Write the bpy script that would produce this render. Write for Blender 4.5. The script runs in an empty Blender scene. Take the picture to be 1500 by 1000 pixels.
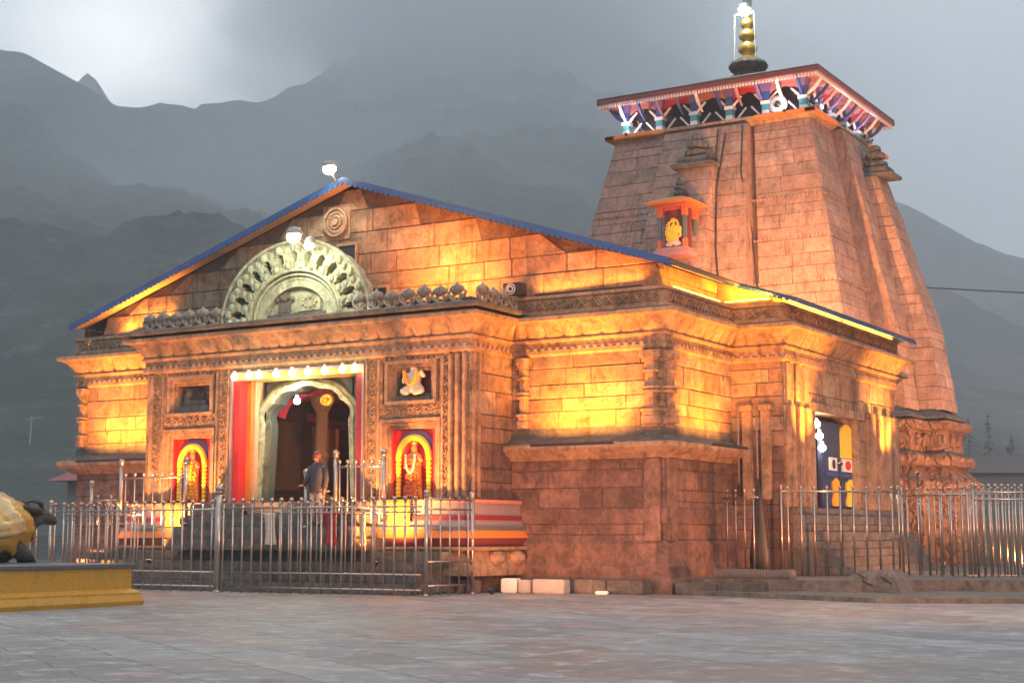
import bpy, bmesh, math, random
from mathutils import Vector, Matrix
R=math.radians; PI=math.pi; sin=math.sin; cos=math.cos
C=bpy.context.scene.collection
S=bpy.context.scene
random.seed(7)
# ---------------------------------------------------------------- camera
cam=bpy.data.cameras.new('camera'); camo=bpy.data.objects.new('camera',cam); C.objects.link(camo)
camo.location=(15.36,-32.12,1.3); camo.rotation_euler=(R(90+7.197),0,R(31.2))
cam.lens=54.17; cam.sensor_width=36; cam.clip_start=.1; cam.clip_end=20000
S.camera=camo
# ---------------------------------------------------------------- world, sun, exposure
S.view_settings.view_transform='Standard'; S.view_settings.look='None'
S.view_settings.exposure=0.88; S.view_settings.gamma=1
S.cycles.use_denoising=True
S.cycles.max_bounces=6; S.cycles.diffuse_bounces=3; S.cycles.glossy_bounces=3; S.cycles.volume_bounces=1
S.cycles.sample_clamp_indirect=4; S.cycles.sample_clamp_direct=0
W=bpy.data.worlds.new('World'); S.world=W; W.use_nodes=True
wn=W.node_tree; wn.nodes.clear()
def N(nt,t,**k):
    n=nt.nodes.new(t)
    for a,b in k.items(): setattr(n,a,b)
    return n
sky=N(wn,'ShaderNodeTexSky',sky_type='NISHITA'); sky.sun_disc=False
sky.sun_elevation=R(12); sky.sun_rotation=R(-40); sky.air_density=1.5; sky.dust_density=3
tc=N(wn,'ShaderNodeTexCoord')
mp=N(wn,'ShaderNodeMapping'); mp.inputs['Scale'].default_value=(1,1,2.6)
wn.links.new(tc.outputs['Generated'],mp.inputs['Vector'])
no=N(wn,'ShaderNodeTexNoise'); no.inputs['Scale'].default_value=2.3; no.inputs['Detail'].default_value=6; no.inputs['Roughness'].default_value=.55
wn.links.new(mp.outputs[0],no.inputs['Vector'])
rp=N(wn,'ShaderNodeValToRGB')
rp.color_ramp.elements[0].position=.3; rp.color_ramp.elements[0].color=(5.9,6.6,7.2,1)
rp.color_ramp.elements[1].position=.72; rp.color_ramp.elements[1].color=(9.6,10.2,10.8,1)
wn.links.new(no.outputs['Fac'],rp.inputs['Fac'])
mx=N(wn,'ShaderNodeMix',data_type='RGBA'); mx.inputs[0].default_value=.92     # overcast cloud deck over the clear sky
wn.links.new(sky.outputs[0],mx.inputs[6]); wn.links.new(rp.outputs[0],mx.inputs[7])
# brighter break in the clouds above the pass
def skydir(px,py):
    F=2257.; p=R(7.197); a=R(31.2)
    f=Vector((-sin(a)*cos(p),cos(a)*cos(p),sin(p))); r=Vector((cos(a),sin(a),0)); u=r.cross(f)
    return (f+r*((px-750)/F)+u*((500-py)/F)).normalized()
dv=skydir(150,110)
dt=N(wn,'ShaderNodeVectorMath',operation='DOT_PRODUCT'); dt.inputs[1].default_value=dv
wn.links.new(tc.outputs['Generated'],dt.inputs[0])
mr=N(wn,'ShaderNodeMapRange'); mr.inputs['From Min'].default_value=.982; mr.inputs['From Max'].default_value=1.0008
mr.inputs['To Min'].default_value=0; mr.inputs['To Max'].default_value=1
wn.links.new(dt.outputs['Value'],mr.inputs['Value'])
m2=N(wn,'ShaderNodeMix',data_type='RGBA'); m2.inputs[7].default_value=(50,49,47.5,1)
pw_=N(wn,'ShaderNodeMath',operation='POWER'); pw_.inputs[1].default_value=7.0; wn.links.new(mr.outputs[0],pw_.inputs[0])
mm_=N(wn,'ShaderNodeMath',operation='MULTIPLY'); rq=N(wn,'ShaderNodeValToRGB'); rq.color_ramp.elements[0].position=.3; rq.color_ramp.elements[0].color=(.7,.7,.7,1); rq.color_ramp.elements[1].position=.6
no2=N(wn,'ShaderNodeTexNoise'); no2.inputs['Scale'].default_value=9; no2.inputs['Detail'].default_value=7; wn.links.new(mp.outputs[0],no2.inputs['Vector']); wn.links.new(no2.outputs['Fac'],rq.inputs['Fac'])
wn.links.new(pw_.outputs[0],mm_.inputs[0]); wn.links.new(rq.outputs[0],mm_.inputs[1]); wn.links.new(mm_.outputs[0],m2.inputs[0]); wn.links.new(mx.outputs[2],m2.inputs[6])
bg=N(wn,'ShaderNodeBackground'); bg.inputs['Strength'].default_value=.118
wn.links.new(m2.outputs[2],bg.inputs['Color'])
wo_=N(wn,'ShaderNodeOutputWorld'); wn.links.new(bg.outputs[0],wo_.inputs['Surface'])
sl=bpy.data.lights.new('sun','SUN'); sl.energy=.6; sl.angle=R(25); sl.color=(1,.96,.92)
so=bpy.data.objects.new('sun',sl); C.objects.link(so); so.rotation_euler=(R(55),0,R(20))
HAZE=.00105
# ---------------------------------------------------------------- materials
MATS={}
def _bsdf(name):
    m=bpy.data.materials.new(name); m.use_nodes=True; nt=m.node_tree
    return m,nt,nt.nodes['Principled BSDF']
def L(nt,a,b): nt.links.new(a,b)
def noise(nt,vec,scale,detail=5,rough=.6,dist=0):
    n=N(nt,'ShaderNodeTexNoise'); n.inputs['Scale'].default_value=scale; n.inputs['Detail'].default_value=detail
    n.inputs['Roughness'].default_value=rough; n.inputs['Distortion'].default_value=dist
    if vec is not None: L(nt,vec,n.inputs['Vector'])
    return n
def ramp(nt,fac,pts):
    r=N(nt,'ShaderNodeValToRGB'); e=r.color_ramp.elements
    while len(e)<len(pts): e.new(.5)
    for i,(p,c) in enumerate(pts):
        e[i].position=p; e[i].color=(c,c,c,1) if isinstance(c,(int,float)) else (*c,1)
    L(nt,fac,r.inputs['Fac']); return r
def mixc(nt,fac,a,b,mode='MIX'):
    m=N(nt,'ShaderNodeMix',data_type='RGBA',blend_type=mode)
    for i,v in ((0,fac),(6,a),(7,b)):
        if hasattr(v,'links') or hasattr(v,'is_linked'): L(nt,v,m.inputs[i])
        else: m.inputs[i].default_value=v if i==0 else (*v,1)
    return m.outputs[2]
def bump(nt,b,h,strength=.5,dist=.02,chain=None):
    n=N(nt,'ShaderNodeBump'); n.inputs['Strength'].default_value=strength; n.inputs['Distance'].default_value=dist
    L(nt,h,n.inputs['Height'])
    if chain is not None: L(nt,chain,n.inputs['Normal'])
    L(nt,n.outputs[0],b.inputs['Normal']); return n.outputs[0]
def stone(name,cols,rough=.82,tone=True,grime=.55,carve=0,scale=1.0,mot=.8):
    """weathered sandstone: every block has its own tone (mesh attribute), plus grain, stains and pits"""
    m,nt,b=_bsdf(name)
    tcn=N(nt,'ShaderNodeTexCoord'); v=tcn.outputs['Object']
    at=N(nt,'ShaderNodeAttribute'); at.attribute_name='tone'
    k=len(cols)
    r=ramp(nt,at.outputs['Fac'],[(i/(k-1) if k>1 else 0,c) for i,c in enumerate(cols)])
    n1=noise(nt,v,1.1*scale,6,.65,.4); n2=noise(nt,v,9*scale,5,.7)
    c=mixc(nt,ramp(nt,n1.outputs['Fac'],[(.36,0.),(.62,1.)]).outputs[0],r.outputs[0],tuple(x*.62 for x in cols[0]),'MIX') if grime else r.outputs[0]
    if grime:
        c=mixc(nt,grime,r.outputs[0],c)
    c=mixc(nt,.55,c,mixc(nt,1.,c,ramp(nt,n2.outputs['Fac'],[(.3,.55),(.7,1.25)]).outputs[0],'MULTIPLY'))
    nm=noise(nt,v,2.6*scale,8,.72,.8)
    c=mixc(nt,mot,c,mixc(nt,1.,c,ramp(nt,nm.outputs['Fac'],[(.34,.38),(.5,.95),(.66,1.35)]).outputs[0],'MULTIPLY'))
    nl=noise(nt,v,1.7*scale,9,.75,1.2)
    c=mixc(nt,ramp(nt,nl.outputs['Fac'],[(.55,0.),(.66,.65)]).outputs[0],c,(.17,.155,.135) if cols[0][0]>.155 else (.11,.09,.08))
    # vertical run-off stains
    mpn=N(nt,'ShaderNodeMapping'); mpn.inputs['Scale'].default_value=(3.2,3.2,.28); L(nt,v,mpn.inputs['Vector'])
    n3=noise(nt,mpn.outputs[0],1.6,4,.6)
    c=mixc(nt,ramp(nt,n3.outputs['Fac'],[(.53,0.),(.72,.6)]).outputs[0],c,(.06,.045,.036))
    L(nt,c,b.inputs['Base Color'])
    b.inputs['Roughness'].default_value=rough; b.inputs['Specular IOR Level'].default_value=.25
    n4=noise(nt,v,22*scale,6,.75)
    ch=bump(nt,b,n4.outputs['Fac'],.8,.03); ch=bump(nt,b,nm.outputs['Fac'],.7,.09*mot,ch)
    if carve:
        vo=N(nt,'ShaderNodeTexVoronoi'); vo.inputs['Scale'].default_value=carve; vo.feature='DISTANCE_TO_EDGE'
        w=noise(nt,v,carve*.5,3,.5); va=N(nt,'ShaderNodeVectorMath',operation='ADD'); 
        L(nt,v,va.inputs[0]); L(nt,w.outputs['Color'],va.inputs[1]); L(nt,va.outputs[0],vo.inputs['Vector'])
        rr=ramp(nt,vo.outputs['Distance'],[(.02,0.),(.16,1.)])
        ch=bump(nt,b,rr.outputs[0],1.,.05,ch)
        cc=b.inputs['Base Color'].links[0].from_socket
        L(nt,mixc(nt,rr.outputs[0],tuple(x*.62 for x in cols[0]),cc),b.inputs['Base Color'])
    MATS[name]=m; return m
def paint(name,col,rough=.55,wear=.25,metal=0,dirt=(.08,.06,.05),sc=3.):
    m,nt,b=_bsdf(name); v=N(nt,'ShaderNodeTexCoord').outputs['Object']
    n=noise(nt,v,sc,7,.7,.3); n2=noise(nt,v,sc*9,4,.6)
    c=mixc(nt,ramp(nt,n.outputs['Fac'],[(.5,0.),(.75,wear)]).outputs[0],col,dirt)
    c=mixc(nt,.35,c,mixc(nt,1.,c,ramp(nt,n2.outputs['Fac'],[(.3,.6),(.7,1.3)]).outputs[0],'MULTIPLY'))
    L(nt,c,b.inputs['Base Color']); b.inputs['Metallic'].default_value=metal
    rr=ramp(nt,n.outputs['Fac'],[(.3,rough*.8),(.7,min(1,rough*1.3))]); L(nt,rr.outputs[0],b.inputs['Roughness'])
    bump(nt,b,n2.outputs['Fac'],.25,.01)
    MATS[name]=m; return m
def emit(name,col,s,base=(.8,.8,.8)):
    m,nt,b=_bsdf(name); b.inputs['Base Color'].default_value=(*base,1)
    b.inputs['Emission Color'].default_value=(*col,1); b.inputs['Emission Strength'].default_value=s
    MATS[name]=m; return m
SC=[(.23,.145,.095),(.40,.27,.165),(.35,.24,.15),(.31,.18,.11),(.50,.37,.235),(.27,.205,.15),(.43,.26,.15),(.34,.20,.125)]
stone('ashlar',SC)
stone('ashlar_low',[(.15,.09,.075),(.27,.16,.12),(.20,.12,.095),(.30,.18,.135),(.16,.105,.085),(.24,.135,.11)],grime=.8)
stone('ashlar_tower',mot=.5,cols=[(.30,.19,.155),(.40,.26,.205),(.35,.235,.19),(.37,.22,.17),(.46,.31,.25),(.29,.205,.17),(.40,.245,.19)])
stone('tower_base_stone',[(.22,.125,.09),(.28,.16,.115)],carve=2.2)
stone('mortar',[(.115,.075,.055),(.115,.075,.055)],grime=.3)
stone('trim',[(.38,.245,.16),(.45,.30,.19)],grime=.5)
stone('carved',[(.48,.31,.19),(.48,.31,.19)],grime=.35,carve=7)
stone('slab',[(.13,.125,.115),(.16,.15,.135)],grime=.6)
stone('steps',[(.21,.19,.17),(.17,.15,.135)],grime=.7)
stone('marble',[(.42,.46,.31),(.46,.50,.34)],grime=.2,carve=0)
stone('lotus',[(.38,.36,.31),(.42,.39,.33)],grime=.7)
stone('dark_stone',[(.055,.05,.048),(.075,.065,.06)],rough=.5,grime=.5)
paint('red',(.55,.02,.02)); paint('crimson',(.2,.012,.025)); paint('orange',(.62,.20,.03)); paint('yellow',(.70,.42,.03))
paint('white',(.72,.70,.68)); paint('blue',(.03,.07,.26)); paint('deep_orange',(.55,.12,.03)); paint('lintel_paint',(.30,.26,.06)); paint('inner_wood',(.34,.18,.10)); paint('violet',(.16,.12,.30)); paint('teal',(.08,.32,.36))
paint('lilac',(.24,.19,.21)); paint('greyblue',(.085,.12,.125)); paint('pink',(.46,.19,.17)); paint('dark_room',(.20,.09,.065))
paint('maroon',(.16,.03,.03)); paint('roof_blue',(.02,.07,.24),rough=.45,wear=.35); paint('roof_dark',(.055,.05,.05),rough=.7)
paint('soffit',(.55,.36,.2),rough=.7); paint('ochre_plinth',(.58,.27,.02),rough=.5,wear=.4,sc=1.8); paint('plinth_top',(.10,.095,.11),rough=.35)
paint('gold',(.75,.52,.14),rough=.3,metal=1,wear=.25); paint('gold_cloth',(.52,.27,.03),rough=.38,metal=.35,wear=.2,sc=5)
paint('brocade',(.58,.40,.19),rough=.34,metal=.45,wear=.1,sc=6); paint('pale_cloth',(.66,.52,.40),rough=.5,wear=.15); paint('crimson_cloth',(.34,.03,.05),rough=.8); paint('navy',(.02,.03,.09))
paint('steel',(.42,.36,.32),rough=.28,metal=.9,wear=.2,dirt=(.2,.14,.1),sc=.8); paint('black',(.015,.014,.014),rough=.5)
paint('marigold',(.80,.36,.02),rough=.8,wear=.1); paint('garland',(.85,.58,.04),rough=.8,wear=.05); paint('skin_stone',(.55,.22,.08),rough=.6)
paint('tin',(.30,.31,.32),rough=.5,metal=.2,wear=.5); paint('tin_red',(.26,.05,.045),rough=.6); paint('hut_wall',(.17,.15,.14),rough=.9)
paint('block_grey',(.33,.33,.32),rough=.85,wear=.4); paint('rubber',(.12,.10,.09),rough=.8); paint('green_mat',(.03,.09,.05),rough=.9)
paint('bark',(.06,.05,.04),rough=.95); paint('leaf',(.045,.06,.03),rough=.9)
emit('bulb_warm',(1,.86,.45),14); emit('bulb_white',(1,.93,.80),22); emit('lens_warm',(1,.85,.55),30); emit('lens_orange',(1,.5,.12),3); emit('led_yellow',(1,.55,.05),6)
# paving
m,nt,b=_bsdf('paving'); v=N(nt,'ShaderNodeTexCoord').outputs['Object']
mpn=N(nt,'ShaderNodeMapping'); mpn.inputs['Rotation'].default_value=(0,0,R(31)); L(nt,v,mpn.inputs['Vector'])
wn_=noise(nt,mpn.outputs[0],.9,3,.5); va=N(nt,'ShaderNodeVectorMath',operation='MULTIPLY_ADD'); va.inputs[1].default_value=(.25,.25,0)
L(nt,wn_.outputs['Color'],va.inputs[0]); L(nt,mpn.outputs[0],va.inputs[2])
br=N(nt,'ShaderNodeTexBrick'); br.inputs['Scale'].default_value=1; br.inputs['Brick Width'].default_value=1.5; br.inputs['Row Height'].default_value=.9
br.inputs['Mortar Size'].default_value=.018; br.inputs['Mortar Smooth'].default_value=.6; br.inputs['Color1'].default_value=(.19,.18,.172,1); br.inputs['Color2'].default_value=(.30,.285,.27,1)
br.inputs['Mortar'].default_value=(.085,.075,.068,1); L(nt,va.outputs[0],br.inputs['Vector'])
n1=noise(nt,v,.35,7,.7,.5); n2=noise(nt,v,2.2,7,.72,.3); n3=noise(nt,v,30,4,.6)
c=mixc(nt,ramp(nt,n1.outputs['Fac'],[(.42,0.),(.66,.7)]).outputs[0],br.outputs['Color'],(.17,.135,.11))
c=mixc(nt,ramp(nt,n2.outputs['Fac'],[(.52,0.),(.66,.85)]).outputs[0],c,(.42,.40,.37))
c=mixc(nt,ramp(nt,n2.outputs['Fac'],[(.30,.8),(.44,.0)]).outputs[0],c,(.115,.09,.075))
L(nt,c,b.inputs['Base Color']); L(nt,ramp(nt,n1.outputs['Fac'],[(.3,.75),(.62,.42)]).outputs[0],b.inputs['Roughness']); b.inputs['Specular IOR Level'].default_value=.4
ch=bump(nt,b,br.outputs['Fac'],-.8,.03); ch=bump(nt,b,n2.outputs['Fac'],.8,.07,ch); bump(nt,b,n3.outputs['Fac'],.4,.01,ch)
MATS['paving']=m
m,nt,b=_bsdf('hillside'); v=N(nt,'ShaderNodeTexCoord').outputs['Object']
n1=noise(nt,v,.012,9,.65,.6); n2=noise(nt,v,.09,8,.7)
c=ramp(nt,n1.outputs['Fac'],[(.35,(.010,.024,.011)),(.50,(.026,.044,.021)),(.64,(.10,.10,.08))]).outputs[0]
c=mixc(nt,ramp(nt,n2.outputs['Fac'],[(.56,0.),(.70,.8)]).outputs[0],c,(.20,.19,.175))
L(nt,c,b.inputs['Base Color']); b.inputs['Roughness'].default_value=.95; bump(nt,b,n2.outputs['Fac'],1.,14.)
MATS['hillside']=m
m,nt,b=_bsdf('rough_grass'); v=N(nt,'ShaderNodeTexCoord').outputs['Object']
n1=noise(nt,v,.15,8,.7); L(nt,ramp(nt,n1.outputs['Fac'],[(.35,(.04,.05,.025)),(.65,(.11,.10,.075))]).outputs[0],b.inputs['Base Color']); b.inputs['Roughness'].default_value=.95
bump(nt,b,n1.outputs['Fac'],1.,.5); MATS['rough_grass']=m
# ---------------------------------------------------------------- mesh helpers
def worg(o):
    v=Vector((0,0,0))
    while o is not None: v+=o.location; o=o.parent
    return v
class MB:
    def __init__(s): s.v=[]; s.f=[]; s.t=[]; s.m=[]
    def vert(s,p): s.v.append(tuple(p)); return len(s.v)-1
    def face(s,idx,t=.5,m=0): s.f.append(tuple(idx)); s.t.append(t); s.m.append(m)
    def quad(s,a,b,c,d,t=.5,m=0): s.face([s.vert(a),s.vert(b),s.vert(c),s.vert(d)],t,m)
    def box(s,x0,x1,y0,y1,z0,z1,t=None,m=0,bev=0):
        t=random.random() if t is None else t
        if bev<=0:
            i=len(s.v); s.v+=[(x,y,z) for z in (z0,z1) for (x,y) in ((x0,y0),(x1,y0),(x1,y1),(x0,y1))]
            for q in ((0,3,2,1),(4,5,6,7),(0,1,5,4),(1,2,6,5),(2,3,7,6),(3,0,4,7)): s.face([i+k for k in q],t,m)
        else:
            bm=bmesh.new(); bmesh.ops.create_cube(bm,size=1)
            for v in bm.verts: v.co=Vector(((x0+x1)/2+v.co.x*(x1-x0),(y0+y1)/2+v.co.y*(y1-y0),(z0+z1)/2+v.co.z*(z1-z0)))
            bmesh.ops.bevel(bm,geom=bm.edges[:],offset=bev,segments=2,affect='EDGES')
            s.addbm(bm,t,m)
    def addbm(s,bm,t=.5,m=0,M=None):
        i=len(s.v); bm.verts.index_update()
        for v in bm.verts: s.v.append(tuple(M@v.co if M else v.co))
        for f in bm.faces: s.face([i+v.index for v in f.verts],t,m)
        bm.free()
    def loft(s,rings,closed=True,caps=True,t=.5,m=0):
        idx=[[s.vert(p) for p in r] for r in rings]; n=len(idx[0])
        for a,b in zip(idx,idx[1:]):
            for k in range(n if closed else n-1):
                s.face((a[k],a[(k+1)%n],b[(k+1)%n],b[k]),t,m)
        if caps and closed: s.face(idx[0][::-1],t,m); s.face(idx[-1],t,m)
    def tube(s,pts,r,n=8,t=.5,m=0,caps=True):
        pts=[Vector(p) for p in pts]; rs=r if isinstance(r,(list,tuple)) else [r]*len(pts); rings=[]
        up=None
        for i,p in enumerate(pts):
            d=(pts[min(i+1,len(pts)-1)]-pts[max(i-1,0)]).normalized()
            if up is None or abs(d.dot(up))>.98: up=Vector((0,0,1)) if abs(d.z)<.9 else Vector((1,0,0))
            a=d.cross(up).normalized(); b_=a.cross(d).normalized(); up=b_
            rings.append([p+a*cos(2*PI*k/n)*rs[i]+b_*sin(2*PI*k/n)*rs[i] for k in range(n)])
        s.loft(rings,True,caps,t,m)
    def lathe(s,prof,c=(0,0,0),n=20,t=.5,m=0,sx=1,sy=1):
        s.loft([[(c[0]+r*cos(2*PI*k/n)*sx,c[1]+r*sin(2*PI*k/n)*sy,c[2]+z) for k in range(n)] for r,z in prof],True,True,t,m)
    def ball(s,c,r,n=10,t=.5,m=0,sc=(1,1,1),M=None):
        rings=[]; k2=max(5,n*2//3)
        for i in range(1,k2):
            a=PI*i/k2
            rings.append([(sin(a)*cos(2*PI*k/n),sin(a)*sin(2*PI*k/n),-cos(a)) for k in range(n)])
        def tr(p):
            q=Vector((p[0]*r*sc[0],p[1]*r*sc[1],p[2]*r*sc[2]))
            if M is not None: q=M@q
            return (c[0]+q.x,c[1]+q.y,c[2]+q.z)
        s.loft([[tr(p) for p in rr] for rr in rings],True,True,t,m)
    def build(s,name,mat,parent=None,smooth=False,angle=None):
        o0=worg(parent) if parent else Vector((0,0,0))
        me=bpy.data.meshes.new(name); me.from_pydata([(x-o0.x,y-o0.y,z-o0.z) for x,y,z in s.v],[],s.f)
        mats=mat if isinstance(mat,(list,tuple)) else [mat]
        for q in mats: me.materials.append(MATS[q])
        me.polygons.foreach_set('material_index',s.m)
        a=me.attributes.new('tone','FLOAT','FACE'); a.data.foreach_set('value',s.t)
        if smooth: 
            me.polygons.foreach_set('use_smooth',[True]*len(s.f))
            if angle: 
                try: me.set_sharp_from_angle(angle=R(angle))
                except Exception: pass
        me.update()
        o=bpy.data.objects.new(name,me); C.objects.link(o); o.parent=parent
        return o
def tag(o,label,cat,group=None,kind=None):
    if label: o['label']=label
    if cat: o['category']=cat
    if group: o['group']=group
    if kind: o['kind']=kind
    return o
def thing(name,label,cat,loc=(0,0,0),group=None):
    o=bpy.data.objects.new(name,None); o.empty_display_size=.2; C.objects.link(o); o.location=loc
    return tag(o,label,cat,group)
def structure(mb,name,mat,smooth=False):
    o=mb.build(name,mat,None,smooth); o['kind']='structure'; return o
def copytree(o,parent=None,loc=None):
    c=o.copy(); C.objects.link(c); c.parent=parent
    if loc is not None: c.location=loc
    for ch in o.children: copytree(ch,c)
    return c
def sweep(mb,prof,path,closed=True,t=.5,m=0,sub=0):
    """sweep an (outset, height) profile round a plan path (CCW = outward on the right)"""
    n=len(path); rings=[]
    P=[Vector(p) for p in path]
    for i in range(n):
        if closed or 0<i<n-1:
            a=(P[i]-P[i-1]).normalized(); b=(P[(i+1)%n]-P[i]).normalized()
        elif i==0: a=b=(P[1]-P[0]).normalized()
        else: a=b=(P[-1]-P[-2]).normalized()
        na=Vector((a.y,-a.x)); nb=Vector((b.y,-b.x)); q=(na+nb); q=q/q.dot(na) if q.length>1e-6 else na
        rings.append([(P[i].x+q.x*o,P[i].y+q.y*o,z) for o,z in prof])
    idx=[[mb.vert(p) for p in r] for r in rings]; k=len(prof)
    for i in range(n if closed else n-1):
        a=idx[i]; b=idx[(i+1)%n]
        for j in range(k-1): mb.face((a[j],b[j],b[j+1],a[j+1]),t,m)
    if not closed:
        mb.face(idx[0][::1],t,m); mb.face(idx[-1][::-1],t,m)
def masonry(mb,f,W,H,rows=(.36,.54),blk=(.5,1.5),gap=.008,dep=.024,seed=1,rowlist=None,mort=1,z0=0):
    """random ashlar on a surface f(u,v,d); u,v in metres, d outward. Every block has its own tone."""
    rn=random.Random(seed); v=0; ri=0
    while v<H-1e-4:
        if rowlist: h=rowlist[ri%len(rowlist)]
        else: h=rn.uniform(*rows)
        if v+h>H-.18: h=H-v
        ri+=1
        mb.quad(f(0,v,0),f(W,v,0),f(W,v+h,0),f(0,v+h,0),0,mort)
        u=0
        while u<W-1e-4:
            w=rn.uniform(*blk)*(1.25 if rn.random()<.15 else 1)
            if u+w>W-.3: w=W-u
            t=rn.random(); t=t if rn.random()>.4 else .35+.25*rn.random()
            g=gap*rn.uniform(.5,1.6); b=.014; d=dep*rn.uniform(.45,1.3)
            a=[f(u+g,v+g,0),f(u+w-g,v+g,0),f(u+w-g,v+h-g,0),f(u+g,v+h-g,0)]
            c=[f(u+g+b,v+g+b,d),f(u+w-g-b,v+g+b,d*rn.uniform(.8,1.1)),f(u+w-g-b,v+h-g-b,d),f(u+g+b,v+h-g-b,d*rn.uniform(.8,1.1))]
            ia=[mb.vert(p) for p in a]; ic=[mb.vert(p) for p in c]
            mb.face(ic,t,0)
            for k in range(4): mb.face((ia[k],ia[(k+1)%4],ic[(k+1)%4],ic[k]),t,0)
            u+=w
        v+=h
def planef(x0,y0,x1,y1,z0):
    """vertical wall plane from (x0,y0) to (x1,y1); outward on the right"""
    d=Vector((x1-x0,y1-y0)); Lh=d.length; d/=Lh; n=Vector((d.y,-d.x))
    return (lambda u,v,w:(x0+d.x*u+n.x*w,y0+d.y*u+n.y*w,z0+v)),Lh
def lamp(kind,name,loc,energy,col,parent=None,to=None,size=.1,spot=None,blend=.6,sy=None):
    l=bpy.data.lights.new(name,kind); l.energy=energy; l.color=col
    if kind=='AREA': 
        l.size=size
        if sy: l.shape='RECTANGLE'; l.size_y=sy
    else: l.shadow_soft_size=size
    if kind=='SPOT': l.spot_size=R(spot or 100); l.spot_blend=blend
    o=bpy.data.objects.new(name,l); C.objects.link(o)
    o.parent=parent; o.location=Vector(loc)-(worg(parent) if parent else Vector((0,0,0)))
    if to is not None:
        o.rotation_euler=(Vector(to)-Vector(loc)).to_track_quat('-Z','Y').to_euler()
    return o
AMB=(1.0,.28,.035); AMB2=(1.0,.29,.045); YEL=(1.0,.32,.025)
def flood(loc,to,energy,label,col=AMB,size=.16,spot=120,group='small flood lamps washing the temple walls',vis=True,blend=.8,pole=None):
    """a real little flood lamp: bracket, housing, glass, and its light"""
    t=thing('flood_lamp',label,'flood lamp',loc,group)
    d=(Vector(to)-Vector(loc)).normalized(); q=d.to_track_quat('-Z','Y').to_matrix().to_4x4()
    M=Matrix.Translation(loc)@q
    bm=bmesh.new(); bmesh.ops.create_cube(bm,size=1)
    for v in bm.verts: v.co=Vector((v.co.x*(.15 if v.co.z<0 else .11),v.co.y*(.1 if v.co.z<0 else .07),.035+v.co.z*.06))
    mb=MB(); mb.addbm(bm,.5,0,M); mb.build('housing','black',t)
    bm=bmesh.new(); bmesh.ops.create_cube(bm,size=1)
    for v in bm.verts: v.co=Vector((v.co.x*.13,v.co.y*.08,.003+v.co.z*.008))
    mb=MB(); mb.addbm(bm,.5,0,M); mb.build('glass','lens_orange',t)
    mb=MB(); mb.box(loc[0]-.02,loc[0]+.02,loc[1]-.02,loc[1]+.02,loc[2]-.10,loc[2]-.02); mb.build('bracket','black',t)
    if label.startswith('small flood lamp low on the pilasters'): mb=MB(); mb.tube([(loc[0],loc[1],.35),(loc[0],loc[1],loc[2]-.09)],.025,8); mb.build('pole','black',t)
    lamp('SPOT','light',Vector(loc)+d*.06,energy,col,t,to,size*.5,spot,blend)
    return t
# ================================================================ SETTING
mb=MB(); n=24
ys=[-300,-120,-60]+[-40+i*8 for i in range(14)]+[90,160,300,700,1500]; xs=[-1500,-700,-300,-120,-60]+[-50+i*8 for i in range(13)]+[60,120,300,700,1500]
idx=[[mb.vert((x,y,-.06+(0 if abs(x)<60 and -60<y<60 else -.4))) for x in xs] for y in ys]
for j in range(len(ys)-1):
    for i in range(len(xs)-1): mb.face((idx[j][i],idx[j][i+1],idx[j+1][i+1],idx[j+1][i]))
structure(mb,'ground','rough_grass')
mb=MB(); mb.box(-34,40,-48,46,-.3,0,.5); structure(mb,'plaza','paving')
# mountains: slopes rising from the valley floor to a skyline, each at its real distance
def interp(x,pts):
    if x<=pts[0][0]: return pts[0][1]
    for (a,b),(c,d) in zip(pts,pts[1:]):
        if x<=c: 
            s=(x-a)/(c-a); return b+(d-b)*s
    return pts[-1][1]
from mathutils import noise as mn
def mountain(name,d0,d1f,sky_pts,rough,seed,power=1.25,nu=220,nv=64):
    """sky_pts: (bearing deg clockwise from the plaza's view axis, elevation deg of the crest)"""
    mb=MB(); b0=sky_pts[0][0]; b1=sky_pts[-1][0]; rows=[]
    base=Vector((15.36,-32.12))
    for j in range(nv+8):
        row=[]
        for i in range(nu):
            be=b0+(b1-b0)*i/(nu-1); el=interp(be,sky_pts); d1=interp(be,d1f) if isinstance(d1f,list) else d1f
            s=j/(nv-1); dd=d0+(d1-d0)*s
            Hc=math.tan(R(el))*d1
            z=Hc*(max(0,s)**power if s<=1 else 1-(s-1)*2.2)
            a=R(31.2-be)
            x=base.x-sin(a)*dd; y=base.y+cos(a)*dd
            amp=rough*min(1,s*3)*(1 if s<.95 else .45)
            q=Vector((x,y,seed*100))
            nz=mn.fractal(q*.0045,1,2,7)*amp+mn.fractal(q*.02,1,2,5)*amp*.28
            rid=-abs(mn.noise(q*.006+Vector((5,5,0))))*amp*1.1
            row.append(mb.vert((x,y,z+nz+rid*(.3+.7*(s<.93))-1)))
        rows.append(row)
    for a,b in zip(rows,rows[1:]):
        for i in range(nu-1): mb.face((a[i],a[i+1],b[i+1],b[i]))
    return structure(mb,name,'hillside',True)
def be(px): return math.degrees(math.atan((px-750)/2275.))
def el(px,py): return math.degrees(math.atan((785-py)/2275.*cos(R(be(px)))))
def sk(l): return [(be(px),el(px,py)) for px,py in l]
def dd_(l): return [(be(px),d) for px,d in l]
mountain('mountain',110,dd_([(-900,800),(200,900),(330,1050),(600,1600),(900,2050),(1300,2200)]),sk([(-900,60),(-500,20),(-200,25),(0,62),(70,98),(110,118),(150,137),(175,135),(215,122),(250,112),(320,114),(390,116),(430,104),(500,80),(600,30),(720,-25),(820,-25),(880,-2),(930,22),(985,48),(1060,100),(1180,200),(1320,330),(1500,480)]),34,1)
mountain('mountain',1150,1350,sk([(-60,200),(40,150),(80,104),(103,80),(118,90),(140,124),(165,150),(230,230),(300,300)]),12,2,nu=80,nv=30)
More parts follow.
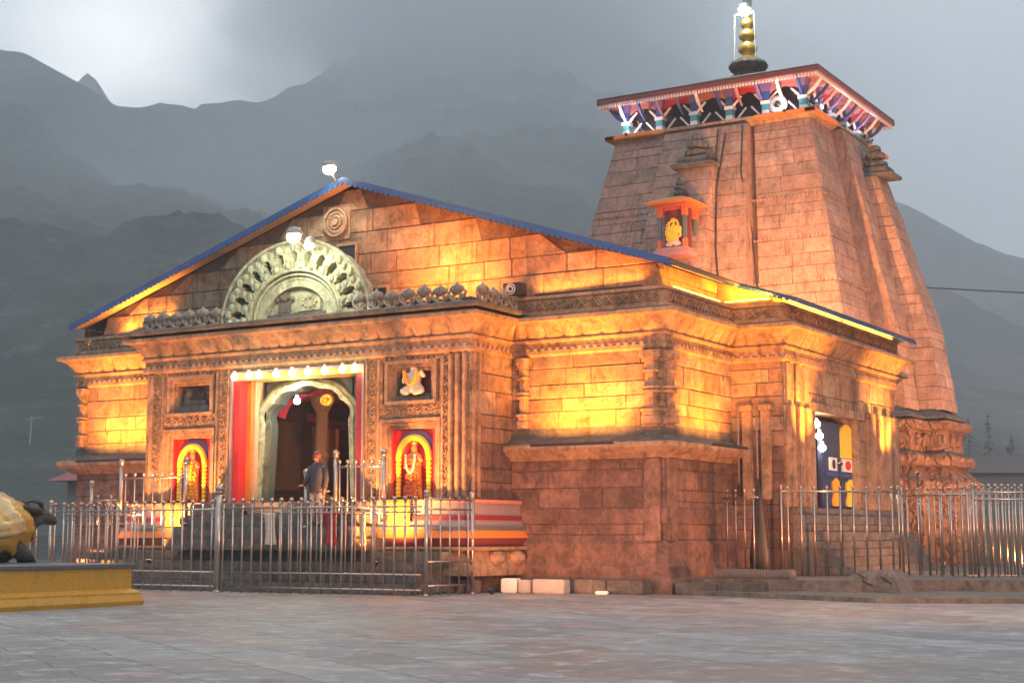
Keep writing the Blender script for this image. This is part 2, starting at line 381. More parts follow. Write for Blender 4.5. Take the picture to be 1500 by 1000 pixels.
mountain('mountain',300,1350,sk([(900,760),(1080,560),(1200,330),(1310,262),(1345,276),(1400,308),(1450,335),(1500,352),(1650,400),(1900,480),(2300,600)]),24,3)
# ================================================================ HALL
hall=thing('temple_hall','long stone temple hall with gabled blue roof, arched porch and moulded cornices','temple',(-9.5,8,0))
PL=[(-19,0),(-14.4,0),(-14.4,-1.9),(-4.1,-1.9),(-4.1,0),(0,0),(0,3.9),(1.4,3.9),(1.4,12.9),(0,12.9),(0,17),(-19,17),(-19,12.9),(-20.4,12.9),(-20.4,3.9),(-19,3.9)]
def seg(a,b): return PL[a],PL[b]
# walls: ashlar above the ledge and below it, on every plan face but the porch front and side door face
wall=MB(); low=MB()
for i in range(len(PL)):
    a=PL[i]; b=PL[(i+1)%len(PL)]
    if i==2: continue                         # porch front
    if i==7: continue                         # side porch face with its door
    z=3.5
    f,Lh=planef(*a,*b,3.5); masonry(wall,f,Lh,2.15,seed=10+i,rows=(.26,.62),blk=(.5,1.8))
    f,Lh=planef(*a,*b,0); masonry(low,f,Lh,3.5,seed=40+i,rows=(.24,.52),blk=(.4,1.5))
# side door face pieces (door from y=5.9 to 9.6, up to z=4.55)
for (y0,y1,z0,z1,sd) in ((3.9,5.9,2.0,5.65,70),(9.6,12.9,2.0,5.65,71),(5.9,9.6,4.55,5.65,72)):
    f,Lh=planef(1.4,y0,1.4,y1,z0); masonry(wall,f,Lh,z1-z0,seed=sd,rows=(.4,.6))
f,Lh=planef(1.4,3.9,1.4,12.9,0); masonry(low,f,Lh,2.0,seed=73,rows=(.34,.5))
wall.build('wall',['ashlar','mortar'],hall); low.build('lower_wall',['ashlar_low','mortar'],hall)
# mid ledge, only on body and corners, not the porches
body=[p for p in PL]
lp=[(0,3.08),(.10,3.10),(.16,3.18),(.34,3.26),(.42,3.34),(.42,3.44),(.36,3.47),(.05,3.62),(.02,3.86),(0,3.87)]
for path in ([(-19,3.9),(-19,0),(-14.4,0)],[(-4.1,0),(0,0),(0,3.9)]):
    ledge=MB(); sweep(ledge,lp[:7],path,False,.4,0); sweep(ledge,[(.36,3.47),(.36,3.475),(.05,3.64),(.02,3.86),(0,3.87),(0,3.47)],path,False,.4,1)
    ledge.build('ledge',['trim','slab'],hall,True,30)
for path,o in (([(-19,3.9),(-19,0),(-14.4,0)],0),([(-4.1,0),(0,0),(0,3.9)],0)):
    base=MB(); sweep(base,[(0,1.56),(.03,1.57),(.06,1.60),(.06,1.92),(.03,1.96),(0,1.97)],path,False,.4,0)
    sweep(base,[(0,0),(.26,0),(.26,.28),(.16,.36),(.16,.62),(.10,.70),(.10,1.12),(.04,1.2),(0,1.2)],path,False,.3,0)
    base.build('base_moulding','ashlar_low',hall)
# entablature: dentils, lotus cornice, shelf
ent=MB()
sweep(ent,[(0,5.6),(.05,5.62),(.09,5.66),(.09,5.74),(.05,5.78),(.05,5.93),(.12,5.95),(.14,6.0),(.10,6.03)],PL,True,.5,0)
ent.build('architrave','trim',hall)
den=MB()
def along(path,pitch,closed=True,inset=.0):
    n=len(path)
    for i in range(n if closed else n-1):
        a=Vector(path[i]); b=Vector(path[(i+1)%n]); d=b-a; Lh=d.length; d/=Lh; nn=Vector((d.y,-d.x)); k=max(1,int((Lh-2*inset)/pitch))
        for j in range(k): yield a+d*(inset+(j+.5)*(Lh-2*inset)/k),d,nn,i
for p,d,nn,i in along(PL,.2):
    if 9<=i<=13: continue
    w=.055
    q=[p+d*s*w+nn*o for s,o in ((-1,.05),(1,.05),(1,.1),(-1,.1))]
    ap=p+nn*.07
    # small pendant leaf: a downward wedge
    A=[(x.x,x.y,5.80) for x in q]; B=(ap.x,ap.y,5.60)
    ia=[den.vert(z) for z in A]; ib=den.vert(B)
    den.face(ia,.6); 
    for k in range(4): den.face((ia[k],ib,ia[(k+1)%4]),.6)
den.build('dentil_row','trim',hall)
# lotus petals of the cornice
cor=MB()
def petals(mb,path,pitch=.52,skip=(),z0=6.02,z1=6.42,o0=.08,o1=.46,closed=True,t0=.5):
    n=len(path); P=[Vector(p) for p in path]
    def miter(i):
        a=(P[i]-P[i-1]).normalized(); b=(P[(i+1)%n]-P[i]).normalized()
        na=Vector((a.y,-a.x)); nb=Vector((b.y,-b.x)); q=na+nb; return q/q.dot(na)
    for i in range(n if closed else n-1):
        if i in skip: continue
        a,b=P[i],P[(i+1)%n]; d=(b-a); Lh=d.length; d/=Lh; nn=Vector((d.y,-d.x))
        ma,mb_=miter(i) if closed or i>0 else nn,miter((i+1)%n) if closed or i<n-2 else nn
        k=max(1,round(Lh/pitch)); sub=8; U=k*sub; V=7; tt=[random.random() for _ in range(k)]
        g=[]
        for v in range(V+1):
            s=v/V; o=o0+(o1-o0)*(s**1.9); z=z0+(z1-z0)*(1-(1-s)**1.25); row=[]
            for u in range(U+1):
                w=u/U; ph=(u%sub)/sub
                bul=.13*max(0,sin(PI*ph))**.55*(sin(PI*min(1,s*1.15))**.6 if s*1.15<1 else 0)
                oo=o+bul; base_=a+(b-a)*w; mm=ma*(1-w)+mb_*w
                # blend mitres only at the ends
                e0=max(0,1-w*Lh/.5); e1=max(0,1-(1-w)*Lh/.5)
                da=(ma-nn)*e0+(mb_-nn)*e1
                p=base_+nn*oo+da*oo
                row.append(mb.vert((p.x,p.y,z)))
            g.append(row)
        for v in range(V):
            for u in range(U): mb.face((g[v][u],g[v][u+1],g[v+1][u+1],g[v+1][u]),tt[u//sub])
petals(cor,PL)
co=cor.build('cornice','trim',hall,True,50)
lip=MB()
sweep(lip,[(.44,6.40),(.50,6.42),(.50,6.50),(.46,6.53)],PL,True,.5,0)
sweep(lip,[(.46,6.53),(.465,6.535),(.30,6.58),(0.1,6.62),(0,6.62)],PL,True,.5,1)
lip.build('cornice_lip',['trim','slab'],hall,True,30)
# carved frieze on the body (not on the entrance porch)
for path in ([(-4.1,0),(0,0),(0,3.9),(1.4,3.9),(1.4,12.9),(0,12.9),(0,17)],[(-19,17),(-19,12.9),(-20.4,12.9),(-20.4,3.9),(-19,3.9),(-19,0),(-14.4,0)]):
    fr=MB(); fc=MB(); sweep(fr,[(0,6.6),(.16,6.6),(.16,6.68),(.11,6.70),(.11,6.97),(.17,7.0),(.17,7.06),(.10,7.09),(-.5,7.10)],path,False,.5,0)
    for p,d,nn,i in along(path,.36,False,.05):
        if path[0][0]<-18 and i<4: continue
        h=.18; r_=.105
        def pt(s,z,o): q=p+d*s+nn*o; return (q.x,q.y,z)
        fc.tube([pt(-h,6.83,.115),pt(-h*.5,6.83+r_,.13),pt(0,6.83,.14),pt(h*.5,6.83-r_,.13),pt(h,6.83,.115)],.026,5)
        fc.tube([pt(-h,6.83,.115),pt(-h*.5,6.83-r_,.13),pt(0,6.83,.14),pt(h*.5,6.83+r_,.13),pt(h,6.83,.115)],.026,5)
        fc.ball(pt(-h*.5,6.83,.12),.035,6); fc.ball(pt(h*.5,6.83,.12),.035,6); fc.ball(pt(0,6.93,.11),.03,5); fc.ball(pt(0,6.74,.11),.03,5)
    frieze=fr.build('frieze','trim',hall,True,30); fc.build('scroll_relief','trim',frieze,True)
# engaged corner pilasters on the corner bays
def pilaster(x,y,nx,ny,z0,z1,w=.34,dp=.14,name='pilaster',mat='trim'):
    mb=MB(); H=z1-z0
    secs=[(0,.10,1.25),(.10,.16,1.1),(.16,.20,1.3),(.2,.42,.85),(.42,.45,1.25),(.45,.48,1.0),(.48,.51,1.25),(.51,.70,.78),(.7,.73,1.15),(.73,.86,.9),(.86,.9,1.2),(.9,1.0,1.4)]
    tx,ty=-ny,nx
    for a,b,s in secs:
        ww=w*s/2; dd=dp*s
        za=z0+a*H; zb=z0+b*H-.004
        p=[(x+tx*k*ww+nx*o,y+ty*k*ww+ny*o) for k,o in ((-1,-.02),(1,-.02),(1,dd),(.55,dd*1.35),(-.55,dd*1.35),(-1,dd))]
        ar=sum(p[i][0]*p[(i+1)%6][1]-p[(i+1)%6][0]*p[i][1] for i in range(6))
        if ar<0: p=p[::-1]
        mb.loft([[(q[0],q[1],za) for q in p],[(q[0],q[1],zb) for q in p]])
    return mb.build(name,mat,hall)
for (x,y,nx,ny) in ((-.28,0,0,-1),(-3.72,0,0,-1),(0,.22,1,0),(-18.75,0,0,-1)):
    pilaster(x,y,nx,ny,3.88,5.58,w=.36 if x>-1 else .26)
for (x,y,nx,ny) in ((-.28,0,0,-1),(0,.22,1,0)):
    lw=MB()
    if nx: lw.box(-.02,.11,.05,.42,1.2,3.08,.2)
    else: lw.box(-.48,-.08,-.11,.02,1.2,3.08,.2)
    lw.build('lower_pilaster','ashlar_low',hall)
# ---- side porch (right): pilasters, door, plinth steps
for y in (4.15,4.75,5.35): 
    mb=MB(); mb.box(1.4,1.56,y-.17,y+.17,2.02,4.55,.6,bev=.02); mb.box(1.4,1.47,y-.15,y+.15,4.56,5.6,.6); mb.build('pilaster','trim',hall)
for y in (10.35,11.05,11.75,12.45):
    mb=MB(); mb.box(1.4,1.58,y-.2,y+.2,2.02,4.75,.6,bev=.02); mb.build('pilaster','trim',hall)
for x in (.45,.95): mb=MB(); mb.box(x-.13,x+.13,3.78,3.9,2.2,4.4,.4,bev=.02); mb.box(x-.18,x+.18,3.74,3.9,4.4,4.55,.4,bev=.02); mb.build('return_pilaster','trim',hall)
mb=MB(); mb.tube([(.28,3.66,2.6),(.28,3.66,4.45),(.78,3.66,4.47),(.78,3.66,2.7)],.022,6); mb.build('conduit','lilac',hall,True)
pls=MB()
for (o,z0,z1) in ((.15,1.84,2.02),(.42,1.42,1.60),(.34,1.60,1.84),(.7,.98,1.18),(.58,1.18,1.42),(1.0,.55,.78),(.86,.78,.98),(1.3,.0,.36),(1.15,.36,.55)):
    pls.box(1.4,1.4+o,4.3+.0,12.6,z0,z1,None,bev=.015)
pls.build('side_steps','steps',hall)
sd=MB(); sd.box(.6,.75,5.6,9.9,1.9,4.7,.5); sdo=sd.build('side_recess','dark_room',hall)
door=MB()
door.box(.9,1.0,6.5,9.3,2.0,4.35,.5,bev=.01)
dr=door.build('side_door','navy',hall)
def panel(y0,y1,z0,z1,mt,nm,wav=0,x=1.0):
    mb=MB(); n=20; c=(y0+y1)/2; w=(y1-y0)/2; P_=[]
    for k in range(n+1):
        f_=k/n; ww=w*(1-max(0,(f_-.78)/.22)**2*.75) if not wav else w*(.62+.38*abs(sin(PI*(f_*1.7+.25))))*(1 if f_<.95 else .5)
        P_.append((ww,z0+(z1-z0)*f_))
    pl=[(c+a,b) for a,b in P_]+[(c-a,b) for a,b in P_[::-1]]
    mb.loft([[(x,a,b) for a,b in pl],[(x+.05,a,b) for a,b in pl]]); return mb.build(nm,mt,dr)
panel(8.0,8.9,3.42,4.35,'garland','door_panel'); panel(7.25,7.8,2.1,2.85,'marigold','door_panel',1); panel(8.35,9.15,2.1,2.85,'garland','door_panel',1)
mb=MB(); mb.box(1.0,1.05,6.9,9.25,2.88,3.02,.5,bev=.015); mb.build('door_band','blue',dr)
for yc_,w_ in ((7.35,.27),(8.5,.42)):
    mb=MB(); mb.box(1.0,1.045,yc_-w_,yc_+w_,3.05,3.4,.5); q=mb.build('poster','white',dr)
    mb=MB(); mb.lathe([(.0,0),(.13,0),(.13,.012),(0,.012)],(0,0,0),20)
    mb.v=[(1.046+z,yc_+x*(1.7 if yc_>8 else .9),3.225+y) for x,y,z in mb.v]; mb.build('emblem','red' if yc_>8 else 'black',q)
dr.location=Vector(dr.location)+Vector((.2,.55,0))
jm=MB()
for y0,y1,x1 in ((5.9,6.12,1.405),(6.12,6.3,1.12),(9.38,9.6,1.405),(9.2,9.38,1.12)): jm.box(.75,x1,y0,y1,2.0,4.5,.5)
jm.box(.75,1.5,5.75,9.75,4.5,4.72,.5); jm.build('side_door_frame','trim',hall)
mb=MB(); mb.box(.8,1.16,6.3,6.46,2.0,4.3,.5); mb.build('red_jamb','red',hall)
mb=MB(); mb.box(.8,1.14,6.46,6.6,2.0,4.3,.5); mb.build('blue_jamb','blue',hall)
# curved brackets of the side door head
for s,yb in ((-1,9.35),):
    mb=MB(); pts=[]
    for k in range(9):
        a=PI/2*k/8; pts.append((yb+s*(.9*(1-cos(a))),4.5-.75*(1-sin(a))))
    poly=[(yb,4.5)]+pts[::-1] if False else [(yb,3.75)]+[(yb+s*.9*(1-cos(PI/2*k/8)),3.75+.75*sin(PI/2*k/8)) for k in range(1,9)]+[(yb,4.5)]
    mb.loft([[(1.05,y,z) for y,z in poly],[(1.2,y,z) for y,z in poly]]); mb.build('arch_bracket','trim',hall)
# ---- gable wall, attic walls, roof
RX=-9.12; RZ=10.66; SL=.3215
def rz(x): return RZ-SL*abs(x-RX)
gw=MB()
rn=random.Random(5); z=7.1; rowi=0
GY=.12
openings=[(-9.55,-8.98,8.3,8.95),(-8.6,-7.95,7.1,7.72)]
while z<RZ-.3:
    h=rn.uniform(.42,.66); z1=min(z+h,RZ-.2)
    def xr(zz): return min((RZ-.12-zz)/SL,9.1)
    a0=xr(z); a1=xr(z1)
    gw.quad((RX-a0,GY,z),(RX+a0,GY,z),(RX+a1,GY,z1),(RX-a1,GY,z1),0,1)
    x=RX-a0
    while x<RX+a0-.05:
        w=rn.uniform(.7,1.7); xe=min(x+w,RX+a0)
        if RX+a0-xe<.3: xe=RX+a0
        x0t=max(x,RX-a1); x1t=min(xe,RX+a1)
        if x1t-x0t>.05:
            g=.012; d=rn.uniform(.012,.03); t=rn.random()
            A=[(x+g,GY,z+g),(xe-g,GY,z+g),(x1t-g,GY,z1-g),(x0t+g,GY,z1-g)]
            B=[(x+2*g,GY-d,z+2*g),(xe-2*g,GY-d,z+2*g),(x1t-2*g,GY-d,z1-2*g),(x0t+2*g,GY-d,z1-2*g)]
            ia=[gw.vert(p) for p in A]; ib=[gw.vert(p) for p in B]; gw.face(ib,t)
            for k in range(4): gw.face((ia[k],ia[(k+1)%4],ib[(k+1)%4],ib[k]),t)
        x=xe
    z=z1
for (xa,ya,xb,yb,hz,sd_) in ((-.25,.12,-.25,3.7,.5,81),(-.25,3.75,1.15,3.75,.62,82),(1.15,3.75,1.15,13.0,.12,83),(-.25,13.,-.25,17,.5,84)):
    f,Lh=planef(xa,ya,xb,yb,7.0)
    if xa==-.25 and xb==1.15:
        gw.quad((xa,ya,7.0),(xb,yb,7.0),(xb,yb,rz(xb)-.1),(xa,ya,rz(xa)-.1),.5,0)
    else: masonry(gw,f,Lh,rz(xa if xa==xb else -.25)-.1-7.0,seed=sd_,rows=(.3,.5))
gw.quad((-19.,17,7),(-19,.12,7),(-19,.12,rz(-19)-.1),(-19,17,rz(-19)-.1),.4)
gab=gw.build('gable_wall',['ashlar','mortar'],hall)
for (xa,xb,za,zb) in openings:
    mb=MB()
    mb.box(xa-.07,xa,GY-.07,GY+.02,za,zb); mb.box(xb,xb+.07,GY-.07,GY+.02,za,zb); mb.box(xa-.07,xb+.07,GY-.07,GY+.02,zb,zb+.08); mb.box(xa,xb,GY-.045,GY-.035,za,zb,0,1)
    mb.build('wall_opening',['trim','black'],gab)
# medallion
mb=MB()
MX,MZ=-9.62,9.62
for (r0,r1,d) in ((.0,.10,.12),(.13,.2,.09),(.23,.30,.07),(.33,.40,.10)):
    n=28
    for k in range(n):
        a0=2*PI*k/n; a1=2*PI*(k+1)/n
        def q(r,a,dd): return (MX+r*cos(a),GY-.03-dd,MZ+r*sin(a))
        mb.quad(q(r0,a0,d),q(r0,a1,d),q(r1,a1,d),q(r1,a0,d)); mb.quad(q(r1,a0,d),q(r1,a1,d),q(r1,a1,0),q(r1,a0,0)); mb.quad(q(r0,a1,d),q(r0,a0,d),q(r0,a0,0),q(r0,a1,0))
for k in range(10):
    a=2*PI*k/10; mb.ball((MX+.16*cos(a),GY-.11,MZ+.16*sin(a)),.035,6)
mb.box(MX-.46,MX+.46,GY-.05,GY-.028,MZ-.48,MZ+.46,.3)
mb.build('medallion','trim',gab,True,40)
# roof: corrugated sheets each side, with wider skirts above the side porches
rf=MB()
def sheet(mb,xa,xb,y0,y1,th=.05):
    n=int((y1-y0)/.11); g=[]
    for j in range(n+1):
        y=y0+(y1-y0)*j/n; dz=.03*(1 if j%2 else 0)
        g.append([mb.vert((x,y,rz(x)+dz)) for x in (xa,(xa+xb)/2,xb)]+[mb.vert((x,y,rz(x)+dz-.03)) for x in (xa,(xa+xb)/2,xb)])
    for j in range(n):
        a,b=g[j],g[j+1]
        for k in range(2): mb.face((a[k],a[k+1],b[k+1],b[k]),.5); mb.face((a[k+3],b[k+3],b[k+4],a[k+4]),.5)
        mb.face((a[0],b[0],b[3],a[3])); mb.face((a[2],a[5],b[5],b[2]))
    for a in (g[0],g[-1]):
        for k in range(2): mb.face((a[k],a[k+3],a[k+4],a[k+1]))
sheet(rf,RX,.4,-.33,17.3); sheet(rf,RX,-19.15,-.33,17.3); sheet(rf,.4,1.95,3.5,13.4); sheet(rf,-19.15,-20.9,3.5,13.4)
roof=rf.build('roof','roof_dark',hall)
mb=MB()
for x0,x1,y in ((RX,.42,-.35),(RX,-19.17,-.35)):
    a=[(x0,rz(x0)+.05),(x1,rz(x1)+.05),(x1,rz(x1)-.07),(x0,rz(x0)-.07)]
    if x1<x0: a=a[::-1]
    mb.loft([[(x,y,z) for x,z in a][::-1],[(x,y+.05,z) for x,z in a][::-1]])
mb.build('verge_board','roof_blue',roof)
mb=MB()   # scalloped fringe under the verge and eaves
def fringe(p0,p1,pitch=.17,drop=.085,th=.015):
    p0,p1=Vector(p0),Vector(p1); d=p1-p0; Lh=d.length; d/=Lh; k=int(Lh/pitch)
    side=Vector((d.y,-d.x,0)).normalized()*th
    for j in range(k):
        a=p0+d*j*Lh/k; b=p0+d*(j+1)*Lh/k; pr=[]
        for s,hh in ((0,0),(.12,.7),(.3,.95),(.5,1),(.7,.95),(.88,.7),(1,0)): pr.append(a+(b-a)*s-Vector((0,0,drop*hh)))
        mb.loft([[tuple(q-side) for q in pr],[tuple(q+side) for q in pr]])
fringe((RX,-.33,RZ-.06),(.42,-.33,rz(.42)-.06)); fringe((RX,-.33,RZ-.06),(-19.15,-.33,rz(-19.15)-.06))
fringe((.42,-.33,rz(.42)-.03),(.42,3.5,rz(.42)-.03)); fringe((.42,3.48,rz(.42)-.03),(1.97,3.48,rz(1.97)-.03)); fringe((1.97,3.48,rz(1.97)-.03),(1.97,13.4,rz(1.97)-.03))
mb.build('eave_fringe','roof_blue',roof)
mb=MB()
def sofq(xa,xb,y0,y1):
    mb.quad((xa,y0,rz(xa)-.07),(xa,y1,rz(xa)-.07),(xb,y1,rz(xb)-.07),(xb,y0,rz(xb)-.07))
sofq(RX,.38,-.31,GY+.02); sofq(-19.1,RX,-.31,GY+.02); sofq(-.3,.38,GY,3.52); sofq(-.3,1.92,3.52,13.3)
mb.build('soffit','soffit',roof)
mb=MB(); mb.tube([(.44,-.55,rz(.44)-.02),(.44,3.5,rz(.44)-.02)],.045,8); mb.build('gutter','roof_dark',roof)
# ---- entrance porch
pw=MB()
XS=[-14.4,-13.77,-11.97,-11.43,-7.15,-6.66,-4.91,-4.1]; ZS=[2.15,2.2,4.12,4.5,5.5,5.6]
for (xa,xb,za,zb) in ((-14.4,-13.72,2.15,5.6),(-11.98,-11.43,2.15,5.6),(-7.15,-6.62,2.15,5.6),(-4.95,-4.1,2.15,5.6),
                      (-13.72,-11.98,4.12,4.48),(-13.72,-11.98,5.5,5.6),(-6.62,-4.95,4.12,4.48),(-6.62,-4.95,5.5,5.6),
                      (-11.43,-7.15,5.5,5.6)):
    pw.box(xa,xb,-1.9,-1.35,za,zb-.002,.5)
pw.box(-13.72,-11.98,-1.5,-1.35,2.15,5.5,.2); pw.box(-6.62,-4.95,-1.5,-1.35,2.15,5.5,.2)
pf=pw.build('porch_wall','carved',hall)
# floral borders and vertical ribs on the porch front
for x in (-14.32,-13.82,-11.9,-11.5,-7.08,-6.72,-4.86): mb=MB(); mb.box(x-.035,x+.035,-1.94,-1.9,2.2,5.58,.5,bev=.01); mb.build('porch_rib','trim',hall)
for x in (-4.62,-4.42,-4.22): mb=MB(); mb.box(x-.05,x+.05,-1.98,-1.9,2.2,5.58,.5,bev=.015); mb.build('porch_rib','trim',hall)
for x in (-14.2,): mb=MB(); mb.box(x-.06,x+.06,-1.96,-1.9,2.2,5.58,.5,bev=.015); mb.build('porch_rib','trim',hall)
for y in (-1.8,-1.55): mb=MB(); mb.box(-4.1,-4.03,y-.05,y+.05,2.2,5.58,.5,bev=.015); mb.build('porch_rib','trim',hall)
mb=MB()   # carved scroll borders (real relief)
def scroll(x0,z0,x1,z1,y=-1.905,pitch=.22,r=.065):
    a=Vector((x0,z0)); b=Vector((x1,z1)); d=b-a; Lh=d.length; d/=Lh; nn=Vector((-d.y,d.x)); k=int(Lh/pitch)
    for j in range(k):
        c=a+d*(j+.5)*Lh/k; s=1 if j%2 else -1
        pts=[]
        for q in range(8):
            an=q/7*PI*1.6; rr=r*(1-.09*q)
            p=c+d*(rr*cos(an))*1.1+nn*(rr*sin(an)*s); pts.append((p.x,y-.015,p.y))
        mb.tube(pts,[.022-.0018*q for q in range(8)],5)
        mb.ball((c.x-nn.x*.05*s,y-.01,c.y-nn.y*.05*s),.03,5)
for x in (-14.05,-11.7,-6.9,-4.9+.12): scroll(x,2.2,x,5.5)
for xa,xb in ((-13.72,-11.98),(-6.62,-4.95)): scroll(xa,4.3,xb,4.3); scroll(xa,5.545,xb,5.545,r=.03,pitch=.14)
mb.build('scroll_border','trim',pf,True)
# niches
def ring_arch(mb,cx,zc,r,w,yy,dpt,n=18,hz=1.0,legs=0,cusps=0,r_in=None):
    """semicircular band with legs, front at yy, thickness dpt"""
    pts=[]
    rin=r-w
    out=[]; inn=[]
    for k in range(n+1):
        a=PI*k/n
        c=(1+ .05*abs(sin(cusps*a)) ) if cusps else 1
        out.append((cx-r*cos(a),zc+r*sin(a)*hz)); inn.append((cx-rin*c*cos(a),zc+rin*c*sin(a)*hz))
    if legs: out=[(cx-r,zc-legs)]+out+[(cx+r,zc-legs)]; inn=[(cx-rin,zc-legs)]+inn+[(cx+rin,zc-legs)]
    for k in range(len(out)-1):
        A,B,Cc,D=out[k],out[k+1],inn[k+1],inn[k]
        f=lambda p,y:(p[0],y,p[1])
        mb.quad(f(A,yy),f(D,yy),f(Cc,yy),f(B,yy)); mb.quad(f(A,yy),f(B,yy),f(B,yy+dpt),f(A,yy+dpt)); mb.quad(f(D,yy),f(D,yy+dpt),f(Cc,yy+dpt),f(Cc,yy))
def niche(x0,x1,z0,z1,lower):
    w=x1-x0; cx=(x0+x1)/2
    mb=MB()
    for i,(o,yy) in enumerate(((0,-1.94),(.09,-1.86),(.16,-1.78))):
        a,b,c,d=x0+o,x1-o,z0,z1-o; t=.085
        mb.box(a,a+t,yy,-1.5,c,d-.001,.5); mb.box(b-t,b,yy,-1.5,c,d-.001,.5); mb.box(a+t,b-t,yy,-1.5,d-t,d-.001,.5)
    if not lower: mb.box(x0,x1,-1.96,-1.5,z0-.08,z0,.5)
    fr_=mb.build('niche_frame','trim',hall)
    if lower:
        mb=MB(); mb.box(x0+.25,x1-.25,-1.6,-1.52,z0,z1-.25,.5); mb.build('red_backing','red',fr_)
        mb=MB(); mb.box(x0+.25,x0+.30,-1.78,-1.6,z0,z1-.25,.5); mb.build('red_reveal','red',fr_)
        mb=MB(); mb.box(x1-.30,x1-.25,-1.78,-1.6,z0,z1-.25,.5); mb.build('red_reveal','red',fr_)
        mb=MB(); ring_arch(mb,cx,z0+1.1,.56,.2,-1.62,.06); mb.v=[(a,b-.03,c+.03) for a,b,c in mb.v]; mb.build('violet_head','violet',fr_)
        mb=MB()
        n=30
        for k in range(n+1):
            a=PI*k/n; mb.ball((cx-.44*cos(a),-1.74,z0+1.0+.50*sin(a)),.085,7,sc=(1,1.0,1))
        for s in (-1,1):
            for k in range(10): mb.ball((cx+s*.44,-1.74,z0+.98-.1*k),.075,7)
        mb.build('garland_arch','garland',fr_,True)
    return fr_
niche(-13.77,-11.97,2.15,4.1,True); niche(-6.66,-4.91,2.15,4.1,True); niche(-13.65,-12.05,4.52,5.5,False); niche(-6.53,-5.03,4.52,5.5,False)
# doorway
dw=MB(); 
dw.box(-11.43,-11.37,-1.95,-1.3,2.15,5.5,.5); dw.box(-11.37,-7.2,-1.95,-1.3,5.44,5.5,.5); dw.box(-7.21,-7.15,-1.95,-1.3,2.15,5.5,.5)
doorway=dw.build('doorway','lilac',hall)
for (a,b,y0,mt,nm) in ((-11.37,-11.16,-1.88,'red','red_jamb'),(-11.16,-11.02,-1.6,'orange','orange_jamb'),(-11.02,-10.96,-1.5,'yellow','yellow_jamb'),(-7.42,-7.21,-1.88,'crimson','red_jamb'),(-7.55,-7.42,-1.6,'orange','orange_jamb')):
    mb=MB(); mb.box(a,b,y0,-1.2,2.15,5.3,.5); mb.build(nm,mt,doorway)
mb=MB(); mb.box(-11.37,-7.21,-1.9,-1.15,5.28,5.44,.5); mb.build('lintel','lintel_paint',doorway)
# spandrel with a cusped arch opening
AX=-9.45; AZ=4.2; AR=1.5
def cusp(k,n,r,hz=.62,cu=5,amp=.07):
    a=PI*k/n; rr=r*(1-amp*(1-abs(sin(cu*a))))
    return (AX-rr*cos(a),AZ+rr*sin(a)*hz)
mb=MB(); n=60
inner=[(AX-AR,2.15)]+[cusp(k,n,AR) for k in range(n+1)]+[(AX+AR,2.15)]
for k in range(len(inner)-1):
    A,B=inner[k],inner[k+1]
    def top(p): return (p[0],5.3)
    if abs(A[0]-B[0])>1e-5: mb.quad((A[0],-1.2,A[1]),(B[0],-1.2,B[1]),(B[0],-1.2,5.3),(A[0],-1.2,5.3))
    mb.quad((A[0],-1.2,A[1]),(A[0],-.7,A[1]),(B[0],-.7,B[1]),(B[0],-1.2,B[1]))
mb.box(-11.3,AX-AR,-1.2,-.7,2.15,5.3,.5); mb.box(AX+AR,-7.3,-1.2,-.7,2.15,5.3,.5)
mb.build('spandrel','greyblue',doorway)
mb=MB()
outer=[(AX-AR-.2,2.15)]+[ (AX-(AR+.2)*cos(PI*k/n)*(1-.02*(1-abs(sin(5*PI*k/n)))),AZ+(AR*.62+.2)*sin(PI*k/n)*(1-.02*(1-abs(sin(5*PI*k/n))))) for k in range(n+1)]+[(AX+AR+.2,2.15)]
for (fo,fi,y) in ((1,.55,-1.30),(.55,0,-1.36)):
    A_=[tuple(i_+ (o_-i_)*fo for i_,o_ in zip(p,q)) for p,q in zip(inner,outer)]; B_=[tuple(i_+(o_-i_)*fi for i_,o_ in zip(p,q)) for p,q in zip(inner,outer)]
    for k in range(len(A_)-1):
        f=lambda p,yy:(p[0],yy,p[1])
        mb.quad(f(A_[k],y),f(B_[k],y),f(B_[k+1],y),f(A_[k+1],y)); mb.quad(f(A_[k],-1.19),f(A_[k],y),f(A_[k+1],y),f(A_[k+1],-1.19)); mb.quad(f(B_[k],y),f(B_[k],-.95),f(B_[k+1],-.95),f(B_[k+1],y))
mb.build('cusped_arch','marble',doorway,True,40)
MATS['cream']=paint('cream',(.58,.38,.22)); doorway.children[-1].data.materials[0]=MATS['cream']
# the hall interior seen through the door
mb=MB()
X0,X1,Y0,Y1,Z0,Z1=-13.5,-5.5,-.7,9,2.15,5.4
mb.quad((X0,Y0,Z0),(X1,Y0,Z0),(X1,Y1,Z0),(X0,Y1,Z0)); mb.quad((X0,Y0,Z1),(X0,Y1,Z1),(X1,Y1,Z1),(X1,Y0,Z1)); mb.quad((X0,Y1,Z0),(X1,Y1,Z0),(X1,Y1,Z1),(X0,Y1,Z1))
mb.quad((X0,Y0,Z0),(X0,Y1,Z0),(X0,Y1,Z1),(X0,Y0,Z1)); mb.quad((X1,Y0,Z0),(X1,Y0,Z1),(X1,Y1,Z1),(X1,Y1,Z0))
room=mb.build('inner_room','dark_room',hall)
for (x,y) in ((-10.9,1.2),(-9.9,3.2),(-8.9,3.2),(-11.6,4.5),(-8.4,5.5)):
    mb=MB(); mb.lathe([(.3,0),(.3,.2),(.2,.28),(.18,1.2),(.24,1.3),(.18,1.4),(.17,2.5),(.28,2.7),(.34,2.9),(.34,3.25)],(x,y,2.15),12); mb.build('inner_column','inner_wood',room)
